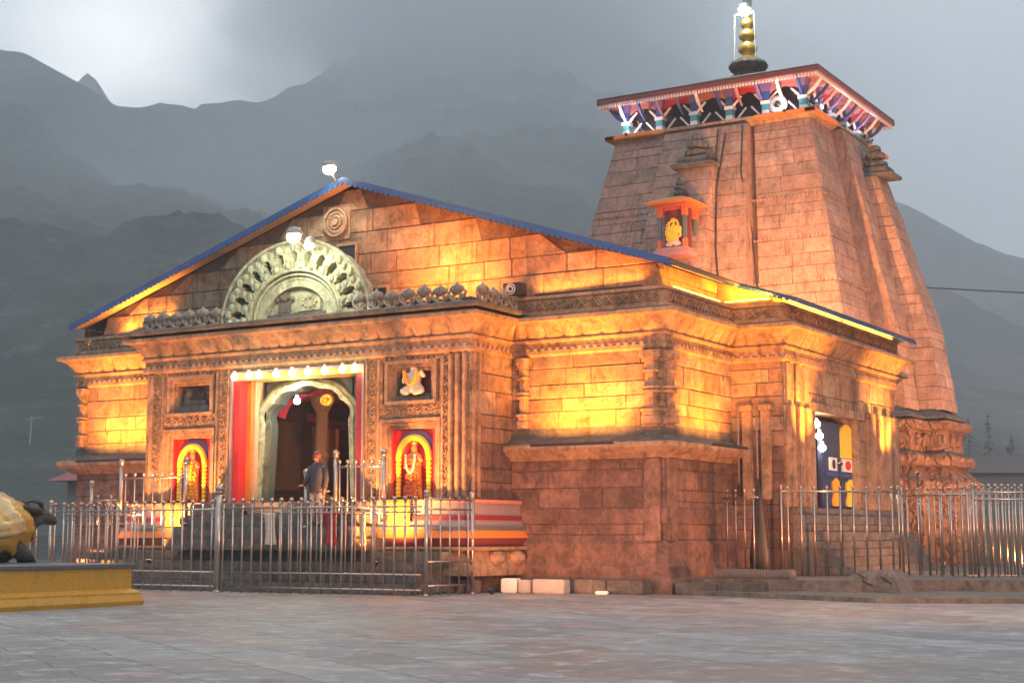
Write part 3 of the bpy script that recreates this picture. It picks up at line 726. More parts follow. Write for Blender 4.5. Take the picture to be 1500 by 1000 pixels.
for k,(x,y,z) in enumerate(((-11.2,2.9,4.85),(-10.0,4.2,4.9))):
    mb=MB(); pts=[(x-1.6+3.2*i/12,y,z-.35*sin(PI*i/12)) for i in range(13)]
    rings=[]
    for i,p in enumerate(pts): rings.append([(p[0],p[1]-.03,p[2]-.22-.03*cos(i*2)),(p[0],p[1]+.03,p[2]-.22),(p[0],p[1]+.03,p[2]),(p[0],p[1]-.03,p[2])])
    mb.loft(rings); mb.build('red_drape','crimson_cloth',room,True,40)
mb=MB(); mb.box(-11.9,-11.35,2.4,2.5,3.5,4.3); mb.build('orange_panel','orange',room)
for k in range(3):
    mb=MB(); y=1.6+2.2*k; mb.box(-13.4,-5.6,y,y+.3,5.05,5.38,.5,bev=.03); mb.build('ceiling_beam','maroon' if k%2 else 'inner_wood',room)
for k in range(4):
    mb=MB(); y=.2+1.9*k; mb.box(-13.5,-13.38,y,y+1.3,2.6,4.6,.5,bev=.03); mb.build('wall_panel','inner_wood',room)
mb=MB(); ring_arch(mb,-9.45,4.42,1.6,.2,-.5,.1,hz=.4); mb.v=[(a,b,c+.05*sin(a*14)) for a,b,c in mb.v]; mb.build('red_valance','crimson_cloth',room)
mb=MB()
for k in range(14):
    a=2*PI*k/14; mb.ball((-9.2+.16*cos(a),-.75,4.78+.1*sin(a)),.07,6)
mb.ball((-9.2,-.75,4.78),.1,8); mb.build('flower_knot','marigold',room,True)
# porch deck, lotus parapet, pediment
mb=MB(); mb.box(-14.2,-4.3,-1.7,.1,6.5,6.615,.3); mb.build('porch_deck','slab',hall)
shelf=MB(); sweep(shelf,[(.0,6.6),(.56,6.6),(.58,6.63),(.58,6.70),(.50,6.73),(-.2,6.74)],[(-14.4,.1),(-14.4,-1.9),(-4.1,-1.9),(-4.1,.1)],False,.4); shelf.build('porch_shelf','slab',hall,True,30)
par=MB(); sweep(par,[(.12,6.74),(.12,6.80),(.06,6.82),(.06,6.9),(.0,6.9),(0,6.74)],[(-14.4,0),(-14.4,-1.9),(-4.1,-1.9),(-4.1,0)],False,.3)
parapet=par.build('parapet','slab',hall)
fin=None
def finial():
    mb=MB()
    # ring with a hole below, bud on top
    for k in range(14):
        pass
    pts=[(.13*cos(2*PI*k/12),0,.19+.13*sin(2*PI*k/12)) for k in range(13)]
    mb.tube(pts,.055,6,caps=False)
    n_=28; mb.loft([[(r*(1-.16*abs(sin(3.5*2*PI*k/n_)))*cos(2*PI*k/n_),r*.6*(1-.16*abs(sin(3.5*2*PI*k/n_)))*sin(2*PI*k/n_),z) for k in range(n_)] for r,z in ((.05,.26),(.16,.30),(.24,.40),(.25,.46),(.17,.54),(.06,.58),(.04,.64),(.0,.66))])
    mb.box(-.2,.2,-.1,.1,-.02,.06)
    mb.tube([(.14,0,.1),(.23,0,.2),(.29,0,.34),(.22,0,.40)],[.05,.05,.045,.02],6)
    mb.tube([(-.14,0,.1),(-.23,0,.2),(-.29,0,.34),(-.22,0,.40)],[.05,.05,.045,.02],6)
    return mb
spots=[]
for p,d,nn,i in along([(-14.4,0),(-14.4,-1.9),(-4.1,-1.9),(-4.1,0)],.45,False,.0):
    q=p+nn*.2
    if i==1 and abs(q.x+9.35)<2.15: continue
    spots.append((q.x,q.y,math.atan2(d.y,d.x)))
f0=finial()
for k,(x,y,a) in enumerate(spots):
    if fin is None: 
        fin=f0.build('lotus_finial','lotus',None,True); o=fin
    else: o=fin.copy(); C.objects.link(o)
    o.parent=parapet; o.location=Vector((x,y,6.74))-worg(parapet); o.rotation_euler=(0,0,a); o.scale=(.86,.9,.74+.04*((k*7)%3))
# pediment
PX,PZ=-9.27,6.76
def ell(r,a,hz=.83): return (PX-r*cos(a),PZ+r*sin(a)*hz)
mb=MB(); n=44
rin,rout=1.42,2.28; holes=13
# pierced band as grid with holes left open
NU,NVv=holes*8,6
gridv={}
for y,side in ((-2.05,0),(-1.72,1)):
    for u in range(NU+1):
        for v in range(NVv+1):
            a=PI*u/NU; r=rin+(rout-rin)*v/NVv
            if v==NVv: r+=.05*abs(sin(holes*a))
            x,z=ell(r,a); bulge=.05*sin(PI*v/NVv)+.03*abs(sin(holes*a*1.0))
            gridv[(side,u,v)]=mb.vert((x,y-(bulge if side==0 else 0),z))
def hole(u,v): return ((u%8 in (3,4)) and v in (1,4)) or ((u%8 in (2,3,4,5)) and v in (2,3))
for u in range(NU):
    for v in range(NVv):
        if hole(u,v): continue
        mb.face((gridv[(0,u,v)],gridv[(0,u+1,v)],gridv[(0,u+1,v+1)],gridv[(0,u,v+1)]))
        for (du,dv,e) in ((-1,0,((0,0),(0,1))),(1,0,((1,0),(1,1))),(0,-1,((0,0),(1,0))),(0,1,((0,1),(1,1)))):
            uu,vv=u+du,v+dv
            if not(0<=uu<NU and 0<=vv<NVv) or hole(uu,vv):
                p,q=e; mb.face((gridv[(0,u+p[0],v+p[1])],gridv[(0,u+q[0],v+q[1])],gridv[(1,u+q[0],v+q[1])],gridv[(1,u+p[0],v+p[1])]))
ring_arch(mb,PX,PZ,2.2,.7,-1.76,.03,hz=.83)
for k in range(holes*2):
    a=PI*k/(holes*2)+.0; 
    for r in ((1.62,1.85,2.1) if k%2==0 else (2.16,)):
        x,z=ell(r,a); mb.ball((x,-2.1,z),.085+.02*(k%2),7,sc=(1,.7,1.2))
ped=mb.build('pediment','marble',hall)
mb=MB()
for r,w,y in ((2.36,.07,-2.1),(1.46,.07,-2.08),(1.33,.06,-2.02),(1.2,.06,-1.96),(1.08,.05,-1.9)):
    pts=[]
    for k in range(41):
        a=PI*k/40; x,z=ell(r,a); pts.append((x,y,z))
    mb.tube(pts,w*.62,8)
ring_arch(mb,PX,PZ,1.42,.45,-1.98,.1,hz=.83)
mb.build('pediment_moulding','marble',ped,True,50)
mb=MB(); n=26
for k in range(n):
    a0=PI*k/n; a1=PI*(k+1)/n; A=ell(1.08,a0); B=ell(1.08,a1); mb.face([mb.vert((PX,-1.84,PZ)),mb.vert((B[0],-1.84,B[1])),mb.vert((A[0],-1.84,A[1]))][::-1])
mb.build('tympanum','marble',ped)
mb=MB(); mb.box(-9.95,-9.55,-1.87,-1.845,6.95,7.2); mb.box(-9.85,-9.6,-1.9,-1.85,7.25,7.5); 
for k in range(5): mb.ball((-9.95+.12*k,-1.88,7.28+.06*(k%2)),.07,6)
mb.build('dark_relief','steps',ped)
mb=MB(); mb.box(-9.3,-8.55,-1.89,-1.845,6.93,7.4,bev=.02)
for k in range(9): 
    a=2*PI*k/9; mb.ball((-8.92+.22*cos(a),-1.9,7.17+.12*sin(a)),.05,6)
mb.build('pale_relief','marble',ped,True,40)
# porch plinth in painted bands (outset, z0, z1, paint)
pp=[(-14.4,0),(-14.4,-1.9),(-4.1,-1.9),(-4.1,0)]
for (o0,o1,z0,z1,mt,nm) in ((.30,.30,2.06,2.15,'pink','plinth_band'),(.26,.28,1.78,2.06,'lilac','plinth_band'),(.32,.32,1.68,1.78,'crimson','plinth_band'),(.30,.36,1.52,1.68,'lilac','plinth_band'),(.42,.42,1.44,1.52,'greyblue','plinth_band'),(.40,.46,1.26,1.44,'orange','plinth_band'),(.44,.34,1.06,1.26,'maroon','plinth_band')):
    mb=MB(); sweep(mb,[(-.3,z0),(o1,z0),(o0,z1-.002),(-.3,z1-.002)],pp,False,.5); mb.build(nm,mt,hall)
mb=MB(); sweep(mb,[(-.3,.98),(.5,.98),(.52,1.02),(.5,1.06),(-.3,1.06)],pp,False,.4)
for p,d,nn,i in along(pp,.62,False,.05):
    mb.ball((p.x+nn.x*.42,p.y+nn.y*.42,.80),.25,8,sc=(1,1,.75))
sweep(mb,[(-.3,.4),(.42,.4),(.46,.6),(.30,.98),(-.3,.98)],pp,False,.4)
mb.build('rounded_plinth','trim',hall,True,40)
mb=MB()
for k,(y,z) in enumerate(((-4.0+.0,.0),)): pass
for k in range(4): mb.box(-15.6,-4.5+.0*k,-3.75+.32*k,-1.2,.24*k,.24*(k+1)-.003,None,bev=.02)
mb.build('front_step','steps',hall)
mb=MB()
for k in range(4): mb.box(-12.3+.1*k,-6.3-.1*k,-3.9+.22*k+.5,-1.9,.96+.29*k,.96+.29*(k+1)-.003,None,bev=.02)
mb.build('stair','steps',hall)
# ================================================================ TOWER
TX,TY=-9.6,29.0
HP=[(0,6.55),(6.2,6.3),(7.2,6.22),(8.3,6.1),(9.6,5.98),(10.8,5.75),(12.0,5.5),(12.9,5.32),(14.1,5.1),(15.4,4.82),(16.1,4.66),(17.9,4.26)]
def hz_(z): return interp(z,HP)
def p1(z): return .42+(hz_(z)-4.26)*.28
def p2(z): return p1(z)+.4+(hz_(z)-4.26)*.28
tower=thing('temple_tower','tall curved stone tower with painted wooden gallery, square roof and gilded finial','tower',(TX,TY,0))
ROT=[lambda t,n_:(t,-n_),lambda t,n_:(n_,t),lambda t,n_:(-t,n_),lambda t,n_:(-n_,-t)]
tw=MB(); T1,T2,CH=.42,.16,.035
rr_=random.Random(3); rl=[rr_.uniform(.34,.68) for _ in range(40)]
def strip(side,ta,tb,off,zt,seed,z0=6.2):
    def f(u,v,d):
        z=z0+v; h=hz_(z); Wm=(tb-ta)*6.0; t=(ta+(tb-ta)*min(1,max(0,u/Wm)))*h; n_=h+off(z)+d
        a=ROT[side](t,n_); return (TX+a[0],TY+a[1],z)
    masonry(tw,f,(tb-ta)*6.0,zt-z0,seed=seed,rowlist=rl,blk=(.7,2.6),gap=.007,dep=.03)
def ret(side,T,offa,offb,zt,seed,sgn,z0=6.2):
    def f(u,v,d):
        z=z0+v; h=hz_(z); s=min(1,max(0,u/1.)); s=s if sgn>0 else 1-s
        n_=h+offb(z)+(offa(z)-offb(z))*s; t=T*h+d*sgn
        a=ROT[side](t,n_); return (TX+a[0],TY+a[1],z)
    masonry(tw,f,1.,zt-z0,seed=seed,rowlist=rl,blk=(1.2,1.6),gap=.012,dep=.012)
zero=lambda z:0
ZT=17.75
for s in range(4):
    strip(s,-1,-T1-CH,zero,ZT,100+s); strip(s,T1+CH,1,zero,ZT,110+s)
    for sg in (-1,1):
        pr_=None
        for q in range(25):
            z=6.2+(ZT-6.2)*q/24; h=hz_(z); row=[]
            for t_,n_ in ((T1*h,h+p1(z)),(T1*h,h-.3),((T1+CH)*h,h-.3),((T1+CH)*h,h)):
                a=ROT[s](sg*t_,n_); row.append((TX+a[0],TY+a[1],z))
            if pr_:
                for c_ in (1,2): tw.quad(pr_[c_],pr_[c_+1],row[c_+1],row[c_],.3,1)  # groove faces in dark mortar colour, painting in some of their shade
                tw.quad(pr_[0],pr_[1],row[1],row[0],.5,0)
            pr_=row
    strip(s,-T1,-T2,p1,ZT,120+s); strip(s,T2,T1,p1,ZT,130+s); strip(s,-T2,T2,p1,ZT,134+s,z0=15.9)
    strip(s,-T2,T2,p2,15.9,140+s)
    ret(s,T2,p1,p2,15.9,170+s,1); ret(s,-T2,p1,p2,15.9,180+s,-1)
shaft=tw.build('shaft',['ashlar_tower','mortar'],tower)
# thin moulded courses across the corner piers
mb=MB()
for z in (8.6,10.9,12.7,14.4):
    for s in range(4):
        for sg in (-1,1):
            h=hz_(z); a=ROT[s](sg*T1*h,h); b=ROT[s](sg*(h+.03),h+.03)
            c=ROT[s](sg*T1*h,h+.05); d=ROT[s](sg*(h+.05),h+.05)
            for k in range(int((1-T1)*h/.16)):
                t=sg*(T1*h+.08+.16*k); q=ROT[s](t,h+.03); mb.box(TX+q[0]-.045,TX+q[0]+.045,TY+q[1]-.045,TY+q[1]+.045,z,z+.09,.4)
mb.build('dentil_course','ashlar_tower',shaft)
# tower base with torus mouldings following the stepped plan
def plan(h,q1,q2):
    P=[]
    for s in range(4):
        for t,n_ in ((-h,h),(-T1*h,h),(-T1*h,h+q1),(-T2*h,h+q1),(-T2*h,h+q2),(T2*h,h+q2),(T2*h,h+q1),(T1*h,h+q1),(T1*h,h)):
            a=ROT[s](t,n_); P.append((TX+a[0],TY+a[1]))
    return P
bp=plan(6.35,.85,1.7)
tb=MB()
prof=[(.9,0),(.9,2.9),(.95,3.0),(1.0,3.15),(.95,3.35),(.75,3.5),(.42,3.85),(.35,3.95),(.62,4.0),(.66,4.15),(.66,4.35),(.5,4.5),(.3,4.55),(.3,5.35),(.5,5.4),(.62,5.6),(.62,5.72),(.3,5.8)]
sweep(tb,prof,bp,True,.5)
tb.build('tower_base','tower_base_stone',tower,True,35)
mb=MB(); sweep(mb,[(.3,5.8),(.5,5.86),(.42,5.95),(.1,6.15),(-.05,6.22)],bp,True,.5); mb.build('base_slab','slab',tower)
mb=MB()
for p,d,nn,i in along(bp,.75,True,.05):
    if i%9 in(0,8) or 1:
        for z,o,r,sc in ((5.0,.36,.16,1.8),(4.25,.62,.2,.7),(3.3,.95,.24,.8)):
            mb.ball((p.x+nn.x*o,p.y+nn.y*o,z),r,7,sc=(1,1,sc))
mb.build('base_carving','tower_base_stone',tower,True)
# caps of the central offsets: slab + ribbed disc
for s in range(4):
    z=15.9; h=hz_(z); a=ROT[s](0,h+p2(z)-.25); mb=MB(); w=T2*h+.15
    c=(TX+a[0],TY+a[1])
    mb.box(c[0]-w,c[0]+w,c[1]-w*.75,c[1]+w*.75,z,z+.16,bev=.03); mb.box(c[0]-w*.7,c[0]+w*.7,c[1]-w*.55,c[1]+w*.55,z+.16,z+.45,bev=.03)
    n=24
    for zz,rr in ((z+.45,.5),(z+.82,.42),(z+1.1,.24)):
        mb.loft([[(c[0]+rr*q*(1+.06*cos(12*2*PI*k/n*1))*cos(2*PI*k/n),c[1]+rr*q*(1+.06*cos(12*2*PI*k/n))*sin(2*PI*k/n),zz+dz) for k in range(n)] for q,dz in ((.6,0),(.95,.08),(1,.16),(.9,.26),(.5,.34))])
    mb.build('offset_cap','slab',tower)
# top ledge
tp=plan(4.26,.28,.28)
mb=MB(); sweep(mb,[(-.1,17.72),(.04,17.72),(.14,17.8),(.34,17.9),(.36,18.0),(.2,18.06),(-4,18.07)],[(TX-4.26,TY-4.26),(TX+4.26,TY-4.26),(TX+4.26,TY+4.26),(TX-4.26,TY+4.26)],True,.5)
mb.build('top_ledge','trim',tower)
for sx in (-1,1):
    for sy in (-1,1):
        mb=MB(); cx_,cy_=TX+sx*3.5,TY+sy*3.5
        xs_=sorted((TX+sx*2.1,TX+sx*4.66)); ys_=sorted((TY+sy*2.1,TY+sy*4.66))
        mb.box(xs_[0],xs_[1],min(TY+sy*4.2,TY+sy*4.66),max(TY+sy*4.2,TY+sy*4.66),17.86,18.04,bev=.03)
        mb.box(min(TX+sx*4.2,TX+sx*4.665),max(TX+sx*4.2,TX+sx*4.665),ys_[0],ys_[1],17.855,18.045,bev=.03)
        mb.build('orange_ledge','orange',tower)
# dark core of the gallery
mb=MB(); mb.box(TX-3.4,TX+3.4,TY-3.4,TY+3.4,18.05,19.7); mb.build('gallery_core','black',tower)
# gallery columns
def gcol():
    out=[]
    def tp_(w0,w1,z0,z1): 
        mb=MB(); mb.loft([[(sx*w0,sy*w0,z0) for sx,sy in ((-1,-1),(1,-1),(1,1),(-1,1))],[(sx*w1,sy*w1,z1) for sx,sy in ((-1,-1),(1,-1),(1,1),(-1,1))]]); return mb
    for nm,mt,w0,w1,z0,z1 in (('column_foot','white',.17,.14,0,.28),('column_band','teal',.15,.15,.28,.52),('column_ring','white',.19,.19,.52,.66),('column_shaft','blue',.13,.16,.66,1.05),('column_capital','violet',.16,.27,1.05,1.45)):
        out.append((tp_(w0,w1,z0,z1),nm,mt))
    return out
first=None
NC=6
for s in range(4):
    for k in range(NC-1):
        t=-3.95+7.9*k/(NC-1); a=ROT[s](t,3.95)
        if first is None:
            first=bpy.data.objects.new('gallery_column',None); C.objects.link(first); first.parent=tower
            # mesh body of the column itself plus painted sub-parts
            C.objects.unlink(first); bpy.data.objects.remove(first)
            g=gcol(); first=g[3][0].build('gallery_column','blue',None); 
            for mbq,nm,mt in (g[0],g[1],g[2],g[4]): 
                q=mbq.build(nm,mt,None); q.parent=first
            first.parent=tower; first.location=(a[0],a[1],18.06)
        else:
            o=first.copy(); C.objects.link(o); o.parent=tower; o.location=(a[0],a[1],18.06)
            for ch in first.children:
                c2=ch.copy(); C.objects.link(c2); c2.parent=o
# bracket struts and valances between the columns
for s in range(4):
    for k in range(NC-1):
        ta=-3.95+7.9*k/(NC-1); tb_=-3.95+7.9*(k+1)/(NC-1)
        mb=MB(); n=12; poly=[]
        for j in range(n+1):
            x=ta+.15+(tb_-ta-.3)*j/n; z=19.02+.18*sin(PI*j/n)+.05*abs(sin(3*PI*j/n)); poly.append((x,z))
        for j in range(n):
            q=[ROT[s](poly[j][0],3.97),ROT[s](poly[j+1][0],3.97),ROT[s](poly[j+1][0],3.9),ROT[s](poly[j][0],3.9)]
            A=[(TX+p[0],TY+p[1]) for p in q]
            mb.loft([[(A[0][0],A[0][1],poly[j][1]),(A[1][0],A[1][1],poly[j+1][1]),(A[2][0],A[2][1],poly[j+1][1]),(A[3][0],A[3][1],poly[j][1])],[(A[0][0],A[0][1],19.45),(A[1][0],A[1][1],19.45),(A[2][0],A[2][1],19.45),(A[3][0],A[3][1],19.45)]])
        mb.build('valance','red' if k%2 else 'pink',tower)
    mb=MB()
    for k in range(NC-1):
        ta=-3.95+7.9*k/(NC-1); tb_=-3.95+7.9*(k+1)/(NC-1)
        for (x0,z0,x1,z1) in ((ta+.2,18.1,tb_-.9,18.62),(tb_-.2,18.1,ta+.9,18.62)):
            a=ROT[s](x0,3.9); b=ROT[s](x1,3.9); mb.tube([(TX+a[0],TY+a[1],z0),(TX+b[0],TY+b[1],z1)],.045,5)
        for x0,x1 in ((ta+.15,ta+.5),(tb_-.15,tb_-.5)):
            a=ROT[s](x0,3.98); b=ROT[s](x1,3.98); mb.tube([(TX+a[0],TY+a[1],18.75),(TX+b[0],TY+b[1],19.1)],[.07,.05],5)
    mb.build('lattice','white',tower)
    # eave brackets leaning out
    for k in range(10):
        t=-3.95+7.9*k/9; a=ROT[s](t,3.98); b=ROT[s](t,4.75); c=ROT[s](t,4.4)
        mb=MB(); mb.tube([(TX+a[0],TY+a[1],18.7),(TX+c[0],TY+c[1],19.0),(TX+b[0],TY+b[1],19.42)],[.05,.08,.07],6); mb.build('eave_bracket',('white','blue','pink','violet')[k%4],tower)
    mb=MB(); a=ROT[s](-4.9,4.86)
    for k in range(70):
        t=-4.83+9.66*k/69; a=ROT[s](t*.985,4.8); w=.035
        mb.box(TX+a[0]-w,TX+a[0]+w,TY+a[1]-w,TY+a[1]+w,19.25,19.39,.5)
    mb.build('eave_teeth','white',tower)
def sq(h,z): return [(TX-h,TY-h,z),(TX+h,TY-h,z),(TX+h,TY+h,z),(TX-h,TY+h,z)]
mb=MB(); mb.loft([sq(4.05,19.42),sq(4.82,19.40),sq(4.85,19.46),sq(4.85,19.56)],caps=False); mb.quad(*sq(4.05,19.42)[::-1]); mb.build('gallery_ceiling','pink',tower)
mb=MB(); mb.loft([sq(4.9,19.40),sq(4.9,19.58),sq(4.82,19.60)],caps=False); mb.build('eave_board','maroon',tower)
mb=MB(); mb.loft([sq(4.86,19.585),sq(4.91,19.64),sq(2.4,20.45),sq(.9,21.0)]); mb.build('tower_roof','roof_dark',tower)
mb=MB(); n=32
mb.loft([[(TX+r*(1+.05*cos(16*2*PI*k/n))*cos(2*PI*k/n),TY+r*(1+.05*cos(16*2*PI*k/n))*sin(2*PI*k/n),z) for k in range(n)] for r,z in ((.75,20.8),(.8,21.1),(.55,21.25),(.62,21.35),(.80,21.5),(.82,21.65),(.7,21.8),(.4,21.88))])
mb.build('ribbed_disc','dark_stone',tower,True,40)
mb=MB(); mb.lathe([(.62,0),(.64,.12),(.42,.2),(.36,.3),(.58,.42),(.62,.6),(.5,.76),(.3,.86),(.36,.94),(.52,1.02),(.56,1.16),(.46,1.32),(.26,1.42),(.3,1.5),(.42,1.58),(.44,1.7),(.34,1.84),(.2,1.92),(.28,1.98),(.28,2.06),(.1,2.2)],(TX,TY,21.86),24,sx=.7,sy=.7)
mb.build('gilded_finial','gold',tower,True,60)
mb=MB()
for dx in (-.5,.5):
    mb.tube([(TX+dx,TY-.35,21.8),(TX+dx*.9,TY-.35,23.9)],.018,6)
mb.tube([(TX-.45,TY-.35,23.9),(TX+.45,TY-.35,23.9)],.03,6)
mb.build('finial_cage','white',tower)
mb=MB(); mb.tube([(TX,TY,24.0),(TX,TY,25.6)],.2,10); mb.build('mast','tin',tower)
t=thing('finial_lamp','white lamp glowing on the gilded finial at the top of the tower','lamp',(TX,TY-.3,23.95))
mb=MB(); mb.ball((TX,TY-.3,24.0),.2,12,sc=(1.4,.9,.9)); mb.build('bulb','lens_warm',t,True)
mb=MB(); mb.lathe([(.30,.0),(.24,.2),(.05,.26)],(TX,TY-.3,24.12),14); mb.build('lamp_hood','tin',t)
lamp('POINT','light',(TX,TY-.75,23.9),220,(1,.95,.7),t,size=.2)
# small shrine niche standing out of the front face, sitting above the hall roof
SX,SY=-9.75,20.95
shr=MB(); shr.box(SX-1.0,SX+1.0,SY-.1,SY+2.2,11.75,12.05,.5,bev=.03); shr.box(SX-.85,SX+.85,SY,SY+2.2,12.05,12.2,.5); shrine=shr.build('shrine_balcony','pink',tower)
mb=MB(); mb.box(SX-.75,SX+.75,SY+.8,SY+.9,12.2,14.2,.5); mb.build('shrine_back','maroon',shrine)
for dx in (-.72,.72):
    for dy in (.1,1.3):
        mb=MB(); mb.box(SX+dx-.11,SX+dx+.11,SY+dy,SY+dy+.22,12.2,12.6,.5); mb.box(SX+dx-.13,SX+dx+.13,SY+dy-.02,SY+dy+.24,13.75,14.2,.5); mb.build('shrine_block','deep_orange',shrine)
        mb=MB(); mb.box(SX+dx-.08,SX+dx+.08,SY+dy+.03,SY+dy+.19,12.6,13.75,.5); mb.build('shrine_post','greyblue',shrine)
mb=MB(); mb.box(SX-.9,SX+.9,SY,SY+1.6,14.2,14.34,.5); mb.build('shrine_beam','deep_orange',shrine)
mb=MB(); mb.loft([[(SX-1.3,SY-.4,14.36),(SX+1.3,SY-.4,14.36),(SX+1.3,SY+2.4,14.36),(SX-1.3,SY+2.4,14.36)],[(SX-1.3,SY-.4,14.44),(SX+1.3,SY-.4,14.44),(SX+1.3,SY+2.4,14.44),(SX-1.3,SY+2.4,14.44)],[(SX-.5,SY+.4,14.75),(SX+.5,SY+.4,14.75),(SX+.5,SY+2.4,14.75),(SX-.5,SY+2.4,14.75)]]); mb.build('shrine_canopy','orange',shrine)
mb=MB(); mb.lathe([(.5,0),(.5,.12),(.3,.2),(.42,.28),(.42,.4),(.25,.48),(.34,.56),(.34,.66),(.18,.74),(.24,.8),(.2,.92),(.08,1.0),(.1,1.1),(.0,1.25)],(SX,SY+1.2,14.72),14); mb.build('shrine_spire','slab',shrine,True,40)
c_=Vector((SX,SY+1.2,13.05))-Vector((TX,TY,0)); sc_=Vector((.74,.8,.8)); shrine.scale=sc_; shrine.location=Vector((c_.x*(1-sc_.x),c_.y*(1-sc_.y),c_.z*(1-sc_.z)))
# cables on the tower face
for k,pts in enumerate((((-7.9,17.6),(-7.75,15.5),(-7.35,13),(-6.95,10.2)),((-8.95,17.6),(-8.9,15.8),(-9.0,14.5)),((-8.6,17.3),(-8.75,15),(-8.55,12.5),(-8.2,10.5)))):
    mb=MB(); mb.tube([(x,TY-hz_(z)-(p1(z) if x<TX+T1*hz_(z) else 0)-.12-(.5 if False else 0),z) for x,z in pts],.035,5); mb.build('cable','black',tower)
# ================================================================ STATUES
def figure(name,label,cat,loc,H,mat,robe,pose='stand',group=None,garl='marigold'):
    """small carved deity figure: one continuous body mesh, robe and garland as parts"""
    t=thing(name,label,cat,loc,group); x,y,z=loc
    me=bpy.data.meshes.new('body'); 
    if pose=='stand':
        J={'p':(0,0,.52,.085),'c':(0,0,.72,.10),'n':(0,0,.83,.04),'h':(0,-.01,.92,.072),'hc':(0,0,.985,.045),
           'ls':(-.11,0,.78,.045),'le':(-.17,-.03,.64,.034),'lh':(-.13,-.10,.55,.026),'rs':(.11,0,.78,.045),'re':(.18,-.03,.68,.034),'rh':(.14,-.1,.76,.026),
           'lk':(-.06,-.02,.28,.055),'lf':(-.07,-.02,.03,.04),'rk':(.06,-.02,.28,.055),'rf':(.07,-.02,.03,.04)}
    else:
        J={'p':(0,0,.22,.2),'c':(0,-.03,.45,.19),'n':(0,0,.63,.09),'h':(0,-.02,.78,.15),'hc':(0,0,.93,.09),
           'ls':(-.2,0,.6,.08),'le':(-.32,-.05,.45,.06),'lh':(-.22,-.16,.36,.05),'rs':(.2,0,.6,.08),'re':(.32,-.05,.5,.06),'rh':(.26,-.14,.66,.05),
           'lk':(-.34,-.12,.14,.09),'lf':(-.02,-.24,.08,.06),'rk':(.34,-.12,.14,.09),'rf':(.08,-.22,.08,.06)}
    names=list(J); ed=[('p','c'),('c','n'),('n','h'),('h','hc'),('c','ls'),('ls','le'),('le','lh'),('c','rs'),('rs','re'),('re','rh'),('p','lk'),('lk','lf'),('p','rk'),('rk','rf')]
    me.from_pydata([(J[k][0]*H,J[k][1]*H,J[k][2]*H) for k in names],[(names.index(a),names.index(b)) for a,b in ed],[])
    o=bpy.data.objects.new('body',me); C.objects.link(o); o.parent=t
    sm=o.modifiers.new('skin','SKIN'); 
    for i,k in enumerate(names): me.skin_vertices[0].data[i].radius=(J[k][3]*H,J[k][3]*H*.85)
    me.skin_vertices[0].data[0].use_root=True
    ss=o.modifiers.new('sub','SUBSURF'); ss.levels=2; ss.render_levels=2; me.materials.append(MATS[mat])
    dg=bpy.context.evaluated_depsgraph_get(); m2=bpy.data.meshes.new_from_object(o.evaluated_get(dg)); 
    o.modifiers.clear(); o.data=m2
    for p in m2.polygons: p.use_smooth=True
    # crown
    mb=MB(); hz=.97*H if pose=='stand' else .9*H; k=1 if pose=='stand' else 1.8
    mb.lathe([(.07*H*k,0),(.075*H*k,.02*H),(.055*H*k,.06*H),(.03*H*k,.10*H),(0,.13*H)],(x,y,z+hz),10); mb.build('crown','gold',t,True)
    if robe:
        mb=MB(); n=24
        mb.loft([[(x+r*H*(1+.10*cos(7*2*PI*q/n+zz*9))*cos(2*PI*q/n),y+.62*r*H*(1+.10*cos(7*2*PI*q/n+zz*9))*sin(2*PI*q/n),z+zz*H) for q in range(n)] for r,zz in ((.19,.0),(.17,.15),(.15,.35),(.13,.52),(.14,.62),(.13,.74),(.08,.80))])
        mb.build('robe',robe,t,True)
    mb=MB(); k=1 if pose=='stand' else 1.9
    for i in range(19):
        a=PI*i/18; mb.ball((x-.10*k*H*cos(a),y-.13*H*(1 if k==1 else 1.5),z+(.78 if k==1 else .62)*H-.30*H*sin(a)),.028*H*k,6)
    mb.build('garland',garl,t,True)
    return t
figure('robed_statue','orange robed statue standing in the red niche left of the arched doorway','statue',(-12.87,-1.72,2.16),1.35,'skin_stone','orange',group='robed statues in the red niches')
figure('robed_statue','orange robed statue with a pale sash in the red niche right of the arched doorway','statue',(-5.785,-1.72,2.16),1.35,'skin_stone','orange',group='robed statues in the red niches',garl='pale_cloth')
t=figure('seated_statue','pale seated statue against a round red halo in the upper right porch niche','statue',(-5.78,-1.74,4.62),.95,'pale_cloth',None,'sit')
mb=MB(); mb.lathe([(0,0),(.44,0),(.44,.04),(0,.04)],(0,0,0),28); mb.v=[(-5.78+a,-1.52-c,5.0+b) for a,b,c in mb.v]; mb.build('halo','maroon',t)
mb=MB(); mb.box(-6.3,-5.25,-1.85,-1.52,4.52,4.62,.5,bev=.02); mb.loft([[(-6.3,-1.8,4.62),(-5.25,-1.8,4.62),(-5.25,-1.52,4.62),(-6.3,-1.52,4.62)],[(-6.0,-1.7,4.74),(-5.5,-1.7,4.74),(-5.5,-1.52,4.74),(-6.0,-1.52,4.74)]]); mb.build('pedestal','slab',t)
t=thing('stone_offering_table','grey stone offering table with a small cone in the upper left porch niche','altar',(-12.85,-1.7,4.53))
mb=MB(); mb.box(-13.4,-12.25,-1.85,-1.52,4.53,4.72,bev=.02); mb.box(-13.2,-12.4,-1.8,-1.52,4.72,4.86,bev=.02); mb.build('table','slab',t)
mb=MB(); mb.lathe([(.13,0),(.12,.12),(.08,.24),(0,.32)],(-13.1,-1.66,4.86),12); mb.lathe([(.05,0),(.05,.12),(.08,.16),(0,.22)],(-12.6,-1.66,4.86),12); mb.build('cone','slab',t,True)
